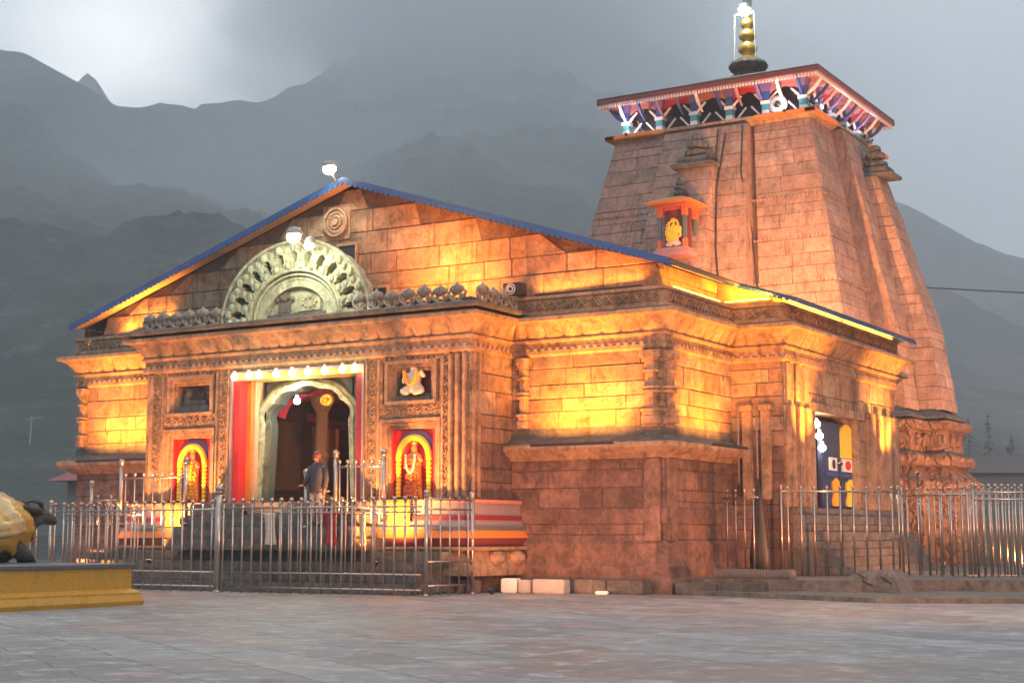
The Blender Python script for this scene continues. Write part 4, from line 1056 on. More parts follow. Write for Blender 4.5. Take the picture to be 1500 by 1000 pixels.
for x_,t_ in ((-12.87,[o for o in bpy.data.objects if o.name=='robed_statue'][0]),(-5.785,[o for o in bpy.data.objects if o.name=='robed_statue.001'][0])):
    mb=MB(); rn=random.Random(int(-x_*10))
    for k in range(110):
        zz=rn.uniform(.02,.95); w_=.11+.17*(1-zz); a=rn.uniform(-1,1); mb.ball((x_+w_*a,-1.72-.20*(1-.5*a*a)+.04,2.2+zz),.034,5)
    q=mb.build('flower_drape','marigold' if x_<-10 else 'deep_orange',t_,True); q['kind']='stuff'
FS=t=figure('garlanded_statue','seated statue buried in yellow garlands under the orange canopy on the tower','statue',(SX,SY+.45,12.2),1.25,'pale_cloth',None,'sit',garl='garland')
mb=MB(); rn=random.Random(9)
for k in range(120):
    a=rn.uniform(0,2*PI); s=rn.uniform(0,1)**.5; mb.ball((SX+.42*s*cos(a),SY+.2+.1*s*s,13.0+.62*s*sin(a)),.075,6)
mb.build('garland_mass','garland',t,True); FS.scale=(.74,.8,.8); FS.location=(SX,SY+1.2-.75*.8,13.05-.85*.8)
# niche tables under the robed statues
for x,lab in ((-12.87,'left'),(-5.785,'right')):
    t=thing('draped_stand','small dark stand with a yellow cloth in front of the %s robed statue'%lab,'stand',(x,-2.25,2.15),'draped stands before the niches')
    mb=MB(); mb.box(x-.35,x+.35,-2.25,-1.98,2.16,2.22,.5,bev=.01); mb.build('top','black',t)
    mb=MB(); n=16
    mb.loft([[(x-.3+.6*i/n,-2.33-.02*cos(i*1.7)-dy,z) for i in range(n+1)]+[(x-.3+.6*i/n,-2.315-.02*cos(i*1.7)-dy,z) for i in range(n,-1,-1)] for z,dy in ((1.55,.02),(1.85,.0),(2.16,-.02))]); mb.build('cloth','yellow' if lab=='left' else 'garland',t,True)
# ================================================================ LAMPS AND BULBS
def bulb(loc,label,group,mat='bulb_warm',r=.085,e=1.8,col=(1,.85,.5)):
    t=thing('lamp_bulb',label,'light bulb',loc,group)
    mb=MB(); mb.ball(loc,r,12); mb.build('globe',mat,t,True)
    mb=MB(); mb.lathe([(r*.5,0),(r*.5,.07),(r*.3,.09)],(loc[0],loc[1],loc[2]+r*.8),8); mb.build('socket','white',t)
    lamp('POINT','light',(loc[0],loc[1]-r-.06,loc[2]),e,col,t,size=.05)
    return t
ordn=['first','second','third','fourth','fifth','sixth','seventh','eighth','ninth']
bx=[-11.2,-10.72,-10.38,-9.82,-9.3,-8.8,-8.27,-7.72,-7.34]
for k,x in enumerate(bx): bulb((x,-2.06,5.36),'glowing round bulb above the arched doorway, %s from the left in the row'%ordn[k],'bulbs in a row over the doorway')
t=bulb((-9.62,-1.45,4.72),'single white bulb hanging inside the top of the cusped arch',None,'bulb_white',.085,70,(1,.9,.75))
mb=MB(); mb.tube([(-9.62,-1.45,4.8),(-9.62,-1.3,5.0)],.01,5); mb.build('wire','black',t)
t=bulb((-8.0,2.6,4.7),'added reddish bulb lighting the inside of the hall behind the arch',None,'bulb_warm',.06,60,(1,.45,.2))  # bulb added to brighten the hall interior
for k,(y,z) in enumerate(((6.62,4.22),(6.82,3.92),(7.02,3.62))): bulb((1.25,y,z),('topmost','middle','lowest')[k]+' of the three white bulbs beside the side doorway','bulbs beside the side doorway','lens_warm',.10,9,(1,.9,.6))
def headlamp(loc,to,label,e,pole=None,r=.17):
    t=thing('spot_lamp',label,'spotlight',loc,'glaring white spotlights on the hall roof and arch')
    mb=MB(); mb.ball(loc,r,14,sc=(1.15,.8,.9)); mb.build('lens','lens_warm',t,True)
    mb=MB(); mb.lathe([(r*1.15,0),(r*1.2,.05),(r*.8,.16),(0,.2)],(loc[0],loc[1]+.03,loc[2]+r*.35),14); mb.build('hood','tin',t,True)
    if pole: mb=MB(); mb.tube([loc,pole],.025,6); mb.build('pole','tin',t)
    lamp('SPOT','light',(loc[0],loc[1]-.25,loc[2]-.1),e,(1,.9,.66),t,to,.1,150,.5)
    return t
headlamp((-9.4,-.55,10.92),(-9.4,-2.5,6),'white spotlight on a short pole at the ridge of the gable',160,(-9.3,-.3,10.5))
headlamp((-8.48,-3.1,8.58),(-9.2,-1.6,6.8),'white spotlight on an arm above the left of the carved semicircle',130,(-9.0,-1.9,8.5))
headlamp((-8.39,-2.6,8.43),(-8.9,-1.6,6.8),'smaller white spotlight clipped to the crown of the carved semicircle',22,(-8.7,-1.9,8.45),.12)
t=thing('round_speaker','round pale speaker in a dark box where the parapet meets the carved frieze','speaker',(-3.85,-.2,7.12))
mb=MB(); mb.box(-4.1,-3.6,-.45,-.1,7.1,7.42,.5,bev=.02); mb.build('box','black',t)
mb=MB()
for r0,r1,d in ((.05,.09,.03),(.11,.14,.02)):
    for k in range(20):
        a0=2*PI*k/20;a1=2*PI*(k+1)/20; q=lambda r,a:(-3.85+r*cos(a),-.455-d,7.26+r*sin(a)); mb.quad(q(r0,a0),q(r0,a1),q(r1,a1),q(r1,a0))
mb.build('cone','pale_cloth',t)
t=thing('round_dish','round white dish standing between painted columns of the tower gallery','dish',(TX+2.9,TY-4.05,18.5))
mb=MB(); mb.lathe([(0,0),(.2,.02),(.36,.08),(.4,.14),(.37,.16),(.2,.08),(0,.06)],(0,0,0),24); mb.v=[(TX+2.9+a,TY-4.2+c,18.48+b) for a,b,c in mb.v]; mb.build('bowl','white',t,True)
mb=MB(); mb.ball((TX+2.95,TY-4.22,18.45),.15,10,sc=(1,.6,1)); mb.tube([(TX+2.9,TY-4.1,18.5),(TX+2.9,TY-4.1,18.08)],.03,6); mb.build('horn','black',t,True)
# --- floods washing the walls (real fixtures standing on ledges, shelves and ground)
G1='small flood lamps on the temple ledges'
def washer(p,q,z,to,e,lab,col=YEL,spread=125):
    """linear wall washer: a slim housing along the masonry with its own strip of light"""
    hk=.45 if z>7 else .6
    c=((p[0]+q[0])/2,(p[1]+q[1])/2,z); t=thing('wall_washer',lab,'wall light',c,'slim wall washer lamps on the temple ledges')
    d=(Vector(to)-Vector(c)).normalized(); ox,oy=-d.x,-d.y; ol=math.hypot(ox,oy) or 1; ox/=ol; oy/=ol
    mb=MB(); mb.loft([[(e_[0]+ox*a,e_[1]+oy*a,z+b) for a,b in ((-.05*hk,-.05*hk),(.06*hk,-.05*hk),(.06*hk,.055*hk),(.045*hk,.055*hk),(.04*hk,-.01*hk),(-.05*hk,-.01*hk))] for e_ in (p,q)]); mb.build('housing','black',t)
    o_=Vector(p)-Vector(q); Lh=math.hypot(q[0]-p[0],q[1]-p[1])
    mb=MB(); e1=Vector(p).lerp(Vector(q),.08); e2=Vector(p).lerp(Vector(q),.92); mb.tube([(e1.x,e1.y,z-.002),(e2.x,e2.y,z-.002)],.008,6); mb.build('lens','led_yellow',t)
    l=bpy.data.lights.new('light','AREA'); l.shape='RECTANGLE'; l.size=Lh; l.size_y=.06; l.energy=e; l.color=col; l.spread=R(spread)
    lo=bpy.data.objects.new('light',l); C.objects.link(lo); lo.parent=t; lo.location=(d.x*.06,d.y*.06,.06)
    zx=-d; xx=Vector((q[0]-p[0],q[1]-p[1],0)).normalized(); yy=zx.cross(xx).normalized(); xx=yy.cross(zx)
    lo.rotation_euler=Matrix((xx,yy,zx)).transposed().to_euler()
    return t
WE=1.0
washer((-3.1,-.78),(-.9,-.78),3.42,(-2.0,0,5.9),215*WE,'slim amber wall light along the mid ledge of the corner bay, front side')
washer((.78,.9),(.78,3.0),3.42,(0,2.0,5.9),160*WE,'slim amber wall light along the mid ledge round the corner of the bay')
washer((-18.2,-.78),(-15.4,-.78),3.42,(-16.7,0,5.9),235*WE,'slim amber wall light along the mid ledge of the far left bay')
washer((-7.0,-.95),(-4.6,-.95),6.8,(-5.8,.1,9.0),230*WE,'slim amber wall light lying behind the porch parapet on its right',AMB,120)
washer((-3.4,-.05),(-.5,-.05),7.12,(-2,.12,8.9),60*WE,'slim amber wall light on the frieze top under the right end of the gable',AMB,130)
washer((-18.6,-.05),(-15.4,-.05),7.12,(-17.2,.12,8.2),70*WE,'slim amber wall light on the frieze top under the left eave',YEL,130)
flood((2.5,4.8,3.1),(1.4,4.75,5.75),1500*WE,'small flood lamp low on the pilasters at the near side of the side doorway',YEL,group=G1,spot=80)
flood((2.5,11.3,3.1),(1.4,11.3,5.75),1700*WE,'small flood lamp low on the pilasters at the far side of the side doorway',YEL,group=G1,spot=80)
for k,(p,q,lab) in enumerate((((.05,.5,0),(.05,3.2,0),'lit yellow tube under the side eave above the corner bay'),((.1,3.42,0),(1.3,3.42,0),'lit yellow tube under the eave on the short return of the side porch'),
        ((1.42,4.0,0),(1.42,8.2,0),'lit yellow tube under the eave over the near half of the side porch'),((1.42,8.5,0),(1.42,12.8,0),'lit yellow tube under the eave over the far half of the side porch'))):
    z=7.13
    t=thing('tube_light',lab,'tube light',((p[0]+q[0])/2,(p[1]+q[1])/2,z),'lit yellow tubes under the side eave')
    mb=MB(); mb.tube([(p[0],p[1],z),(q[0],q[1],z)],.016,8); mb.build('tube','led_yellow',t,True)
    Lh=math.hypot(q[0]-p[0],q[1]-p[1])
    l=lamp('AREA','light',((p[0]+q[0])/2,(p[1]+q[1])/2,z+.04),(16 if k==0 else 50)*Lh,(1,.36 if k==0 else .44,.03),t,((p[0]+q[0])/2-(.25 if p[0]==q[0] else 0),(p[1]+q[1])/2+(.2 if p[1]==q[1] else 0),z+1),Lh,sy=.05)
    if p[0]==q[0]: l.rotation_euler=(R(180),R(30),R(90)) if False else l.rotation_euler
G2='ground flood lamps round the temple'
def gflood(loc,to,e,lab,col=AMB2,spot=100): return flood(loc,to,e,lab,col,.2,spot,G2)
gflood((-12.6,-3.5,.72),(-12.6,-1.9,5.8),2100,'ground flood lamp on the steps before the left red niche',(1,.34,.08),112)
gflood((-5.6,-3.5,.72),(-6.0,-1.9,5.8),2100,'ground flood lamp on the steps before the right red niche',(1,.34,.08),112)
gflood((-9.3,-3.75,1.9),(-9.3,-1.5,4.9),200,'flood lamp low behind the railing in the middle of the stair',(1,.42,.14),135)
gflood((-1.8,-4.6,.2),(-1.8,0,3.6),900,'ground flood lamp on the paving before the corner bay',(1,.33,.12),110)
gflood((4.2,1.6,.5),(0,2.4,3.8),600,'ground flood lamp on the low platform beside the corner bay',(1,.33,.12),110)
gflood((-15.4,-3.9,.2),(-17,0,3.6),500,'ground flood lamp at the left foot of the porch steps',(1,.33,.12),110)
gflood((6.5,7.5,.5),(1.4,8.4,3.4),700,'ground flood lamp on the platform facing the side doorway',(1,.36,.15),120)
gflood((9,20,.25),(-2.5,27.5,11.5),17000,'ground flood lamp behind the right fence aimed at the tower side',(1,.42,.17),90)
gflood((3.5,19,.25),(-3,26,4),260,'ground flood lamp behind the side porch aimed at the tower base',(1,.33,.08),110)
gflood((-4.6,16.5,9.3),(-6.3,24.5,12.6),6500,'flood lamp standing on the hall roof aimed at the right pier of the tower',(1,.40,.13),75)
gflood((-13.2,15.5,9.7),(-11.5,24.5,13.5),260,'flood lamp standing on the hall roof aimed at the left pier of the tower',(1,.42,.22),110)
gflood((-14.6,-3.3,.5),(-14.0,-2.3,.7),36,'low lamp glowing on the steps at the left end of the porch',(1,.38,.06),150)
gflood((3.6,9.9,.58),(2.4,9.9,.55),26,'low lamp glowing on the side steps near the third upright',(1,.4,.06),150)
mast=flood((18,-15,6.2),(-2,3.0,5.0),11500,'added flood lamp on a tall pole, out of view right of the plaza',(1,.36,.085),.3,66,'ground flood lamps round the temple',blend=.9)  # added lamp, out of view, for warm fill on front and frieze
mb=MB(); mb.tube([(18,-15,0),(18,-15,6.1)],[.08,.05],10); mb.build('pole','steel',mast,True)
# lamps lighting the tower gallery (white-pink)
for (x,y,lab) in ((TX+3.4,TY-4.7,'front right corner'),(TX-3.6,TY-4.7,'front left corner'),(TX+4.9,TY-2.2,'right side near the front'),(TX+4.9,TY+1.6,'right side near the back')):
    t=flood((x,y,17.9) if False else (x,y,18.05),(x*.86+TX*.14,y*.86+TY*.14,19.6),70,'white flood lamp on the tower ledge at the '+lab,(1,.80,.86),.15,150,'white flood lamps on the tower ledge')
# ================================================================ FENCES
def bar_mb(h,r=.022,knob=.045):
    mb=MB(); mb.tube([(0,0,0),(0,0,h)],r,6); 
    if knob: mb.ball((0,0,h+knob*.7),knob,8)
    return mb
def fence(label,p,q,z,h,nb,rails=(.93,.22,.06),post_h=None,group='steel railings round the temple',posts=(0,1),knob=.045,r=.02,post_r=.05,name='railing'):
    p=Vector((*p,z)); q=Vector((*q,z)); t=thing(name,label,'railing',tuple(p),group); d=q-p
    b0=None
    for k in range(nb):
        s=(k+.5)/nb; c=p+d*s
        if b0 is None: b0=bar_mb(h,r,knob).build('bar','steel',None,True); o=b0
        else: o=b0.copy(); C.objects.link(o)
        o.parent=t; o.location=c-p
    for zz in rails:
        mb=MB(); mb.tube([p+Vector((0,0,zz*h)),q+Vector((0,0,zz*h))],.024,8); mb.build('rail','steel',t,True)
    for s in posts:
        c=p+d*s; mb=MB(); hh=post_h or h*1.03
        mb.tube([c,c+Vector((0,0,hh))],post_r,12); mb.lathe([(post_r*1.7,0),(post_r*1.7,.03),(post_r,.05)],tuple(c),12); mb.ball(c+Vector((0,0,hh+post_r*1.3)),post_r*1.5,10); mb.lathe([(post_r,0),(post_r*1.5,.03),(post_r*.8,.06)],(c.x,c.y,c.z+hh-.03),10)
        mb.build('post','steel',t,True)
    return t
fence('long steel railing before the porch, left run ending at the big post',(-15.6,-4.0),(-9.7,-4.25),0,2.08,18,post_h=2.1,r=.027,knob=.055)
fence('steel railing before the doorway, between the big post and the right corner',(-9.6,-4.3),(-4.0,-4.0),0,2.1,20,post_h=2.34,posts=(0,),r=.027,knob=.055,post_r=.07)
fence('short steel railing running back to the porch at the right end',(-3.9,-3.95),(-3.75,-2.3),0,2.18,5,rails=(.97,.87,.34,.1),post_h=2.2,knob=0,post_r=.045)
# second, staggered run of rails inside the first
fence('second steel railing close behind the doorway railing',(-9.3,-3.6),(-4.3,-3.6),0,2.05,18,rails=(.9,),posts=(),post_h=2.0)
fence('second steel railing close behind the left railing',(-15.3,-3.8),(-12.6,-3.8),0,2.05,12,rails=(.9,),posts=(),post_h=2.0)
# stair railings
GS='stepped hand railings on the porch stair'
fence('upper hand railing right of the stair with a round-topped post',(-7.15,-3.0),(-5.75,-3.0),1.6,1.42,6,rails=(.93,),post_h=1.58,group=GS,post_r=.055)
fence('lower hand railing beside the stair, one step below the right upper one',(-7.95,-3.1),(-7.25,-3.1),1.5,.95,2,rails=(.9,),post_h=1.25,posts=(0,),group=GS,post_r=.055)
fence('upper hand railing at the left end of the porch with a tall post',(-14.15,-3.0),(-11.9,-3.0),1.6,1.25,7,rails=(.95,),post_h=1.55,group=GS,post_r=.055)
fence('lower hand railing at the far left of the porch steps',(-15.2,-3.0),(-14.25,-3.0),1.6,.7,2,rails=(.9,),post_h=1.02,posts=(0,),group=GS,post_r=.055)
GR='steel railings on the right platform'
fence('railing on the right platform set back beside the corner bay',(.25,2.7),(1.45,2.0),.35,2.0,4,rails=(.93,),posts=(),group=GR)
fence('wide-spaced railing on the right platform before the side doorway',(1.5,3.35),(3.75,5.4),.35,2.1,9,rails=(.97,),post_h=2.12,group=GR,post_r=.03,r=.026)
fence('dense railing right of the side doorway in front of the tower base',(3.85,5.35),(5.65,4.6),.36,2.05,6,rails=(.94,),post_h=2.05,group=GR,post_r=.03,r=.026)
fence('thinner railing close behind the dense one before the tower base',(4.0,6.1),(6.3,7.3),.36,2.1,15,rails=(.94,),posts=(),group=GR,r=.018,knob=.04)
fence('dense railing at the right edge of the view',(5.75,4.7),(8.2,7.0),.36,2.1,20,rails=(.94,.86),post_h=2.1,group=GR,post_r=.035,r=.024)
# cloths hung on the inner rails
def cloth(label,x,y,z1,w,h,mat):
    mb=MB(); n=14; rings=[]
    for i in range(n+1):
        s=i/n; ww=w*(1-.35*s*(1-s)); zz=z1-h*s
        rings.append([(x+ww*(u/10-.5)+.02*sin(3*s+u),y-.02-.025*cos(u*1.9+s*2),zz) for u in range(11)]+[(x+ww*(u/10-.5)+.02*sin(3*s+u),y-.005-.025*cos(u*1.9+s*2),zz) for u in range(10,-1,-1)])
    mb.loft(rings); o=mb.build('hanging_cloth',mat,None,True); return tag(o,label,'cloth','cloths hung on the inner railing')
cloth('pale pink cloth hanging on the inner railing left of centre',-8.55,-3.66,1.85,.36,.75,'pale_cloth')
cloth('crimson cloth hanging on the inner railing below the doorway',-6.75,-3.66,1.85,.34,.75,'crimson_cloth')
cloth('beige cloth hanging on the inner railing at its right',-5.85,-3.66,1.8,.18,.7,'cream')
# ================================================================ PLATFORMS, KERBS, LOOSE BLOCKS
mb=MB()
mb.loft([[(.3,-.1,.0),(5.6,-2.2,0),(14,2.0,0),(14,18,0),(1.0,18,0),(.3,3,0)],[(.3,-.1,.1),(5.6,-2.2,.1),(14,2.0,.1),(14,18,.1),(1.0,18,.1),(.3,3,.1)]],t=.4)
mb.loft([[(.35,.6,.1),(4.3,.6,.1),(5.6,2.6,.1),(14,4.2,.1),(14,18,.1),(1.2,18,.1),(.35,3,.1)],[(.35,.6,.34),(4.3,.6,.34),(5.6,2.6,.34),(14,4.2,.34),(14,18,.34),(1.2,18,.34),(.35,3,.34)]],t=.7)
structure(mb,'pavement','steps')
rn=random.Random(21)
GB='loose stone blocks along the foot of the wall'
def block(x0,x1,y0,y1,h,mat,lab,rot=0,patch=None):
    mb=MB(); mb.box(x0-(x0+x1)/2,x1-(x0+x1)/2,y0-(y0+y1)/2,y1-(y0+y1)/2,0,h,None,bev=.025)
    o=mb.build('stone_block',mat,None); o.location=((x0+x1)/2,(y0+y1)/2,0.004); o.rotation_euler=(0,0,rot); tag(o,lab,'stone block',GB)
    return o
block(-3.62,-3.22,-1.3,-1.0,.33,'white','white painted stone block, leftmost and brightest at the foot of the wall',.1)
block(-3.16,-2.86,-1.28,-1.0,.3,'block_grey','small grey stone block between the white one and the long one',.05)
block(-2.80,-1.95,-1.25,-.95,.32,'block_grey','long grey stone block right of the white painted block',-.03)
block(-4.5,-4.05,-1.75,-1.45,.3,'lilac','pinkish stone block beside the end of the steel railing',.1)
block(-1.2,-.9,-1.2,-1.05,.08,'white','flat white chip of stone lying before the corner bay',.3)
for k,(x0,x1,y0,y1,h,m,lab) in enumerate(((-4.0,-.2,-.75,-.3,.30,'slab','low dark kerb of slabs along the foot of the corner bay'),(.35,2.4,-.3,.25,.26,'slab','low dark kerb slab just right of the corner bay'))):
    mb=MB(); n=int((x1-x0)/.9)
    for j in range(n): a=x0+(x1-x0)*j/n; mb.box(a+.01,a+(x1-x0)/n-.01,y0,y1,0.004,h+.03*rn.random(),None,bev=.02)
    tag(mb.build('kerb',m),lab,'kerb','low kerbs at the foot of the temple')
t=thing('plastered_block','cracked whitish block on the platform edge before the side doorway','stone block',(4.5,1.2,.1))
mb=MB(); mb.loft([[(3.9,.75,.1),(5.25,.55,.1),(5.35,1.2,.1),(3.95,1.4,.1)],[(4.0,.8,.4),(5.1,.6,.45),(5.2,1.15,.45),(4.05,1.3,.42)],[(4.25,.9,.56),(5.0,.72,.6),(5.1,1.1,.6),(4.3,1.25,.55)]]); mb.build('body','steps',t)
mb=MB(); mb.tube([(4.25,.73,.5),(4.4,.70,.42),(4.38,.68,.34),(4.6,.64,.25)],.014,5); mb.tube([(4.8,.60,.45),(4.95,.58,.36),(5.05,.55,.3)],.014,5); mb.build('crack','black',t)
# coiled ribbed hose lying on the platform
mb=MB(); pts=[]
for k in range(120):
    s=k/119; x=.75+1.9*s; pts.append((x,1.0+.9*s*0+.05*sin(9*s),.42+.0*s))
rings=[]
mb.tube(pts,[.12+.03*(1 if (k//2)%2 else 0) for k in range(120)],10)
o=mb.build('ribbed_pipe','rubber',None,True); tag(o,'ribbed grey pipe lying on the platform beside the corner bay','pipe')
mb=MB()
for k,(r0) in enumerate((.16,)): pass
mb.loft([[(1.35+r*cos(2*PI*k/10),2.3+.5*r*sin(2*PI*k/10),z) for k in range(10)] for r,z in ((.22,.36),(.26,.8),(.2,1.4),(.12,2.0),(.04,2.5))]); tag(mb.build('folded_umbrella','black',None,True),'folded dark cloth umbrella standing against the railing by the corner bay','umbrella')
# ================================================================ BULL ON ITS PLINTH
t=thing('bull_plinth','low ochre yellow plinth with a dark top at the left edge','plinth',(-9.3,-13,0))
PX0,PX1,PY0,PY1=-12.2,-6.35,-17.5,-10.35
def rect(o,z): return [(PX0-o,PY0-o,z),(PX1+o,PY0-o,z),(PX1+o,PY1+o,z),(PX0-o,PY1+o,z)]
mb=MB(); mb.loft([rect(.16,.0),rect(.18,.08),rect(.16,.12),rect(.12,.2),rect(.12,.24),rect(.04,.30),rect(.0,.31),rect(0,.70)]); mb.build('body','ochre_plinth',t)
mb=MB(); mb.loft([rect(.03,.70),rect(.05,.71),rect(.05,.775),rect(.03,.785)]); mb.build('top','plinth_top',t)
bull=thing('bull_statue','dark stone bull lying on the ochre plinth, draped in gold cloth','statue',(-9.3,-12.3,.785))
mb=MB(); n=22
def ringy(y,cz,rx,rz_2,flat=.785): 
    out=[]
    for k in range(n):
        a=2*PI*k/n; z=cz+rz_2*sin(a); out.append((-9.3+rx*cos(a)*(1.12 if sin(a)<0 else 1),y,max(flat,z)))
    return out
body=[(-13.9,1.0,.15,.2),(-13.7,1.12,.45,.42),(-13.2,1.22,.58,.55),(-12.5,1.24,.56,.54),(-11.7,1.25,.54,.55),(-11.1,1.32,.50,.60),(-10.75,1.40,.42,.55),(-10.5,1.50,.30,.42),(-10.3,1.62,.22,.28),(-10.1,1.70,.19,.20),(-9.95,1.71,.17,.17),(-9.78,1.66,.13,.13),(-9.66,1.62,.10,.10),(-9.6,1.61,.05,.05)]
mb.loft([ringy(y,cz,rx,r2) for y,cz,rx,r2 in body])
# folded forelegs and hind legs, merged in the same mesh
for s in (-1,1):
    mb.tube([(-9.3+s*.38,-11.0,1.1),(-9.3+s*.46,-10.75,.92),(-9.3+s*.42,-10.5,.86),(-9.3+s*.36,-10.85,.84)],[.2,.14,.1,.07],8)
    mb.tube([(-9.3+s*.45,-13.3,1.15),(-9.3+s*.58,-12.9,.95),(-9.3+s*.56,-12.4,.87)],[.26,.18,.1],8)
mb.ball((-9.3,-11.25,1.80),.26,12,sc=(.7,1.2,.8))
mb.build('body','dark_stone',bull,True)
for s in (-1,1):
    mb=MB(); mb.tube([(-9.3+s*.13,-10.1,1.84),(-9.3+s*.22,-10.2,1.96),(-9.3+s*.24,-10.4,2.0),(-9.3+s*.2,-10.55,1.98)],[.055,.045,.03,.012],8); mb.build('horn','dark_stone',bull,True)
    mb=MB(); mb.tube([(-9.3+s*.18,-10.15,1.78),(-9.3+s*.30,-10.35,1.82),(-9.3+s*.34,-10.75,1.86),(-9.3+s*.3,-10.95,1.83)],[.04,.085,.07,.015],8); mb.build('ear','dark_stone',bull,True)
mb=MB(); rings=[]; m_=30
for j in range(23):
    y=-13.6+3.05*j/22; k=interp(y,[(b[0],i) for i,b in enumerate(body)]); i=int(k); f_=k-i; b0_,b1_=body[i],body[min(i+1,len(body)-1)]
    cz=b0_[1]+(b1_[1]-b0_[1])*f_; rx=b0_[2]+(b1_[2]-b0_[2])*f_; r2=b0_[3]+(b1_[3]-b0_[3])*f_
    hump=.22*math.exp(-((y+11.25)/.3)**2)
    row=[]; lo=-.55-.1*sin(j*1.1)
    for q in range(m_+1):
        a=lo+(PI-2*lo)*q/m_; w=.05*sin(j*1.25+sin(a)*2)*abs(cos(a))+.02*sin(q*1.9+j*.7)
        row.append((-9.3+(rx*1.12+.05+w)*cos(a),y,max(.80,cz+(r2+.05+hump*max(0,sin(a))**6+w)*sin(a))))
    rings.append(row+[(-9.3+(p[0]+9.3)*.97,p[1],p[2]-.02) for p in row[::-1]])
mb.loft(rings); drape=mb.build('draped_cloth','gold_cloth',bull,True)
mb=MB(); rings=[]
for j in range(16):
    y=-12.9+2.0*j/15; k=interp(y,[(b[0],i) for i,b in enumerate(body)]); i=int(k); f_=k-i; b0_,b1_=body[i],body[min(i+1,len(body)-1)]
    cz=b0_[1]+(b1_[1]-b0_[1])*f_; rx=b0_[2]+(b1_[2]-b0_[2])*f_; r2=b0_[3]+(b1_[3]-b0_[3])*f_; hump=.22*math.exp(-((y+11.25)/.3)**2)
    row=[]
    for q in range(m_+1):
        a=.0+PI*q/m_; w=.03*sin(j*1.7+q*.6)+.02*sin(q*2.3)
        row.append((-9.3+(rx*1.12+.085+w)*cos(a),y,cz+(r2+.085+hump*max(0,sin(a))**6+w)*sin(a)))
    rings.append(row+[(-9.3+(p[0]+9.3)*.97,p[1],p[2]-.02) for p in row[::-1]])
mb.loft(rings); mb.build('shawl','brocade',drape,True)
mb=MB()
for k in range(26):
    a=-.5+(PI+1.0)*k/25; mb.ball((-9.3+.46*cos(a),-10.62+.12*sin(a)*0,1.42+.56*sin(a)) if False else (-9.3+.44*cos(a),-10.55-.12*sin(a),1.38+.52*sin(a)),.045,7)
mb.build('bead_garland','skin_stone',bull,True)
mb=MB(); mb.ball((-9.3,-9.98,1.8),.14,10,sc=(1,.8,.6)); mb.build('brow_cloth','crimson_cloth',bull,True)
fence('short run of steel railing behind the bull at the far left with a round-topped post',(-18.4,-4.1),(-16.0,-4.0),0,2.0,11,post_h=2.12,posts=(.42,),post_r=.07)
# ================================================================ BACKGROUND
t=thing('stone_hut','small grey hut with a red roof beyond the left end of the temple','hut',(-36,22,0))
mb=MB(); mb.box(-41,-33,20,26,-.1,4.0); mb.build('wall','hut_wall',t)
mb=MB(); mb.loft([[(-41.6,19.2,3.9),(-32.4,19.2,3.9),(-32.4,26.8,3.9),(-41.6,26.8,3.9)],[(-39.5,22.8,5.6),(-34.6,22.8,5.6),(-34.6,23.2,5.6),(-39.5,23.2,5.6)]]); mb.build('roof','tin_red',t)
for x in (-39.4,-37,-34.6):
    mb=MB(); mb.box(x-.45,x+.45,19.92,20.02,1.6,2.8); mb.build('window','black',t)
def at(px,py,dist):
    d=skydir(px,py); h=Vector((d.x,d.y)).normalized(); return Vector((15.36,-32.12))+h*dist
for (px,h,lab) in ((37,10.5,'leaning pale power pole on the slope at the far left'),):
    p=at(px,700,190); t=thing('power_pole',lab,'pole',(p.x,p.y,3)); mb=MB(); mb.tube([(p.x,p.y,0),(p.x+.7,p.y,15.3)],[.16,.10],8); mb.build('pole','tin',t); mb=MB(); mb.tube([(p.x-.2,p.y,14.9),(p.x+2.2,p.y,15.1)],.08,6); mb.build('crossarm','tin',t)
GV='grey buildings beyond the right fence'
def shed(px,dist,w,dp,h,rh,mat_r,lab,ang=0,zb=0):
    p=at(px,700,dist); t=thing('village_house',lab,'house',(p.x,p.y,zb),GV)
    def tr(l): return [(p.x+x*cos(ang)-y*sin(ang),p.y+x*sin(ang)+y*cos(ang),z+zb) for x,y,z in l]
    mb=MB(); mb.box(-w/2,w/2,-dp/2,dp/2,-1,h); mb.v=tr(mb.v); mb.build('wall','hut_wall',t)
    mb=MB(); a=[(-w/2-.4,-dp/2-.4,h),(w/2+.4,-dp/2-.4,h),(w/2+.4,0,h+rh),(-w/2-.4,0,h+rh)]; b=[(-w/2-.4,dp/2+.4,h),(w/2+.4,dp/2+.4,h)]
    mb.quad(*tr(a)); mb.quad(*tr([b[0],a[3],a[2],b[1]])); mb.face([mb.vert(q) for q in tr([a[0],a[3],b[0]])]); mb.face([mb.vert(q) for q in tr([a[1],b[1],a[2]])]); mb.build('roof',mat_r,t)
    for k in range(3):
        x=-w/2+w*(k+.5)/3; mb=MB(); mb.box(x-.5,x+.5,-dp/2-.05,-dp/2+.03,h*.35,h*.7); mb.v=tr(mb.v); mb.build('window','black',t)
shed(1430,88,8,5,2.6,1.5,'roof_dark','small dark house with a broken roofline, nearest to the tower base',.35)
shed(1474,100,8,6,3.0,1.2,'hut_wall','low grey house behind the mound at the right edge',.15)
shed(1440,125,12,7,6,1.4,'roof_dark','larger dim house behind the other grey houses',.5)
shed(1500,140,12,7,6.5,1.8,'roof_dark','dim house farthest right beyond the fence',.3)
p=at(1475,700,72); mb=MB(); nn_=20
rows=[]
for j in range(nn_):
    row=[]
    for i in range(nn_):
        u=(i/(nn_-1)-.5)*2; v=(j/(nn_-1)-.5)*2; r=min(1,math.hypot(u,v)); x=p.x+u*12; y=p.y+v*9
        row.append(mb.vert((x,y,-.2+2.6*(1-r*r)**1.0+(.5*mn.fractal(Vector((x*.4,y*.4,2)),1,2,4) if r<.95 else 0))))
    rows.append(row)
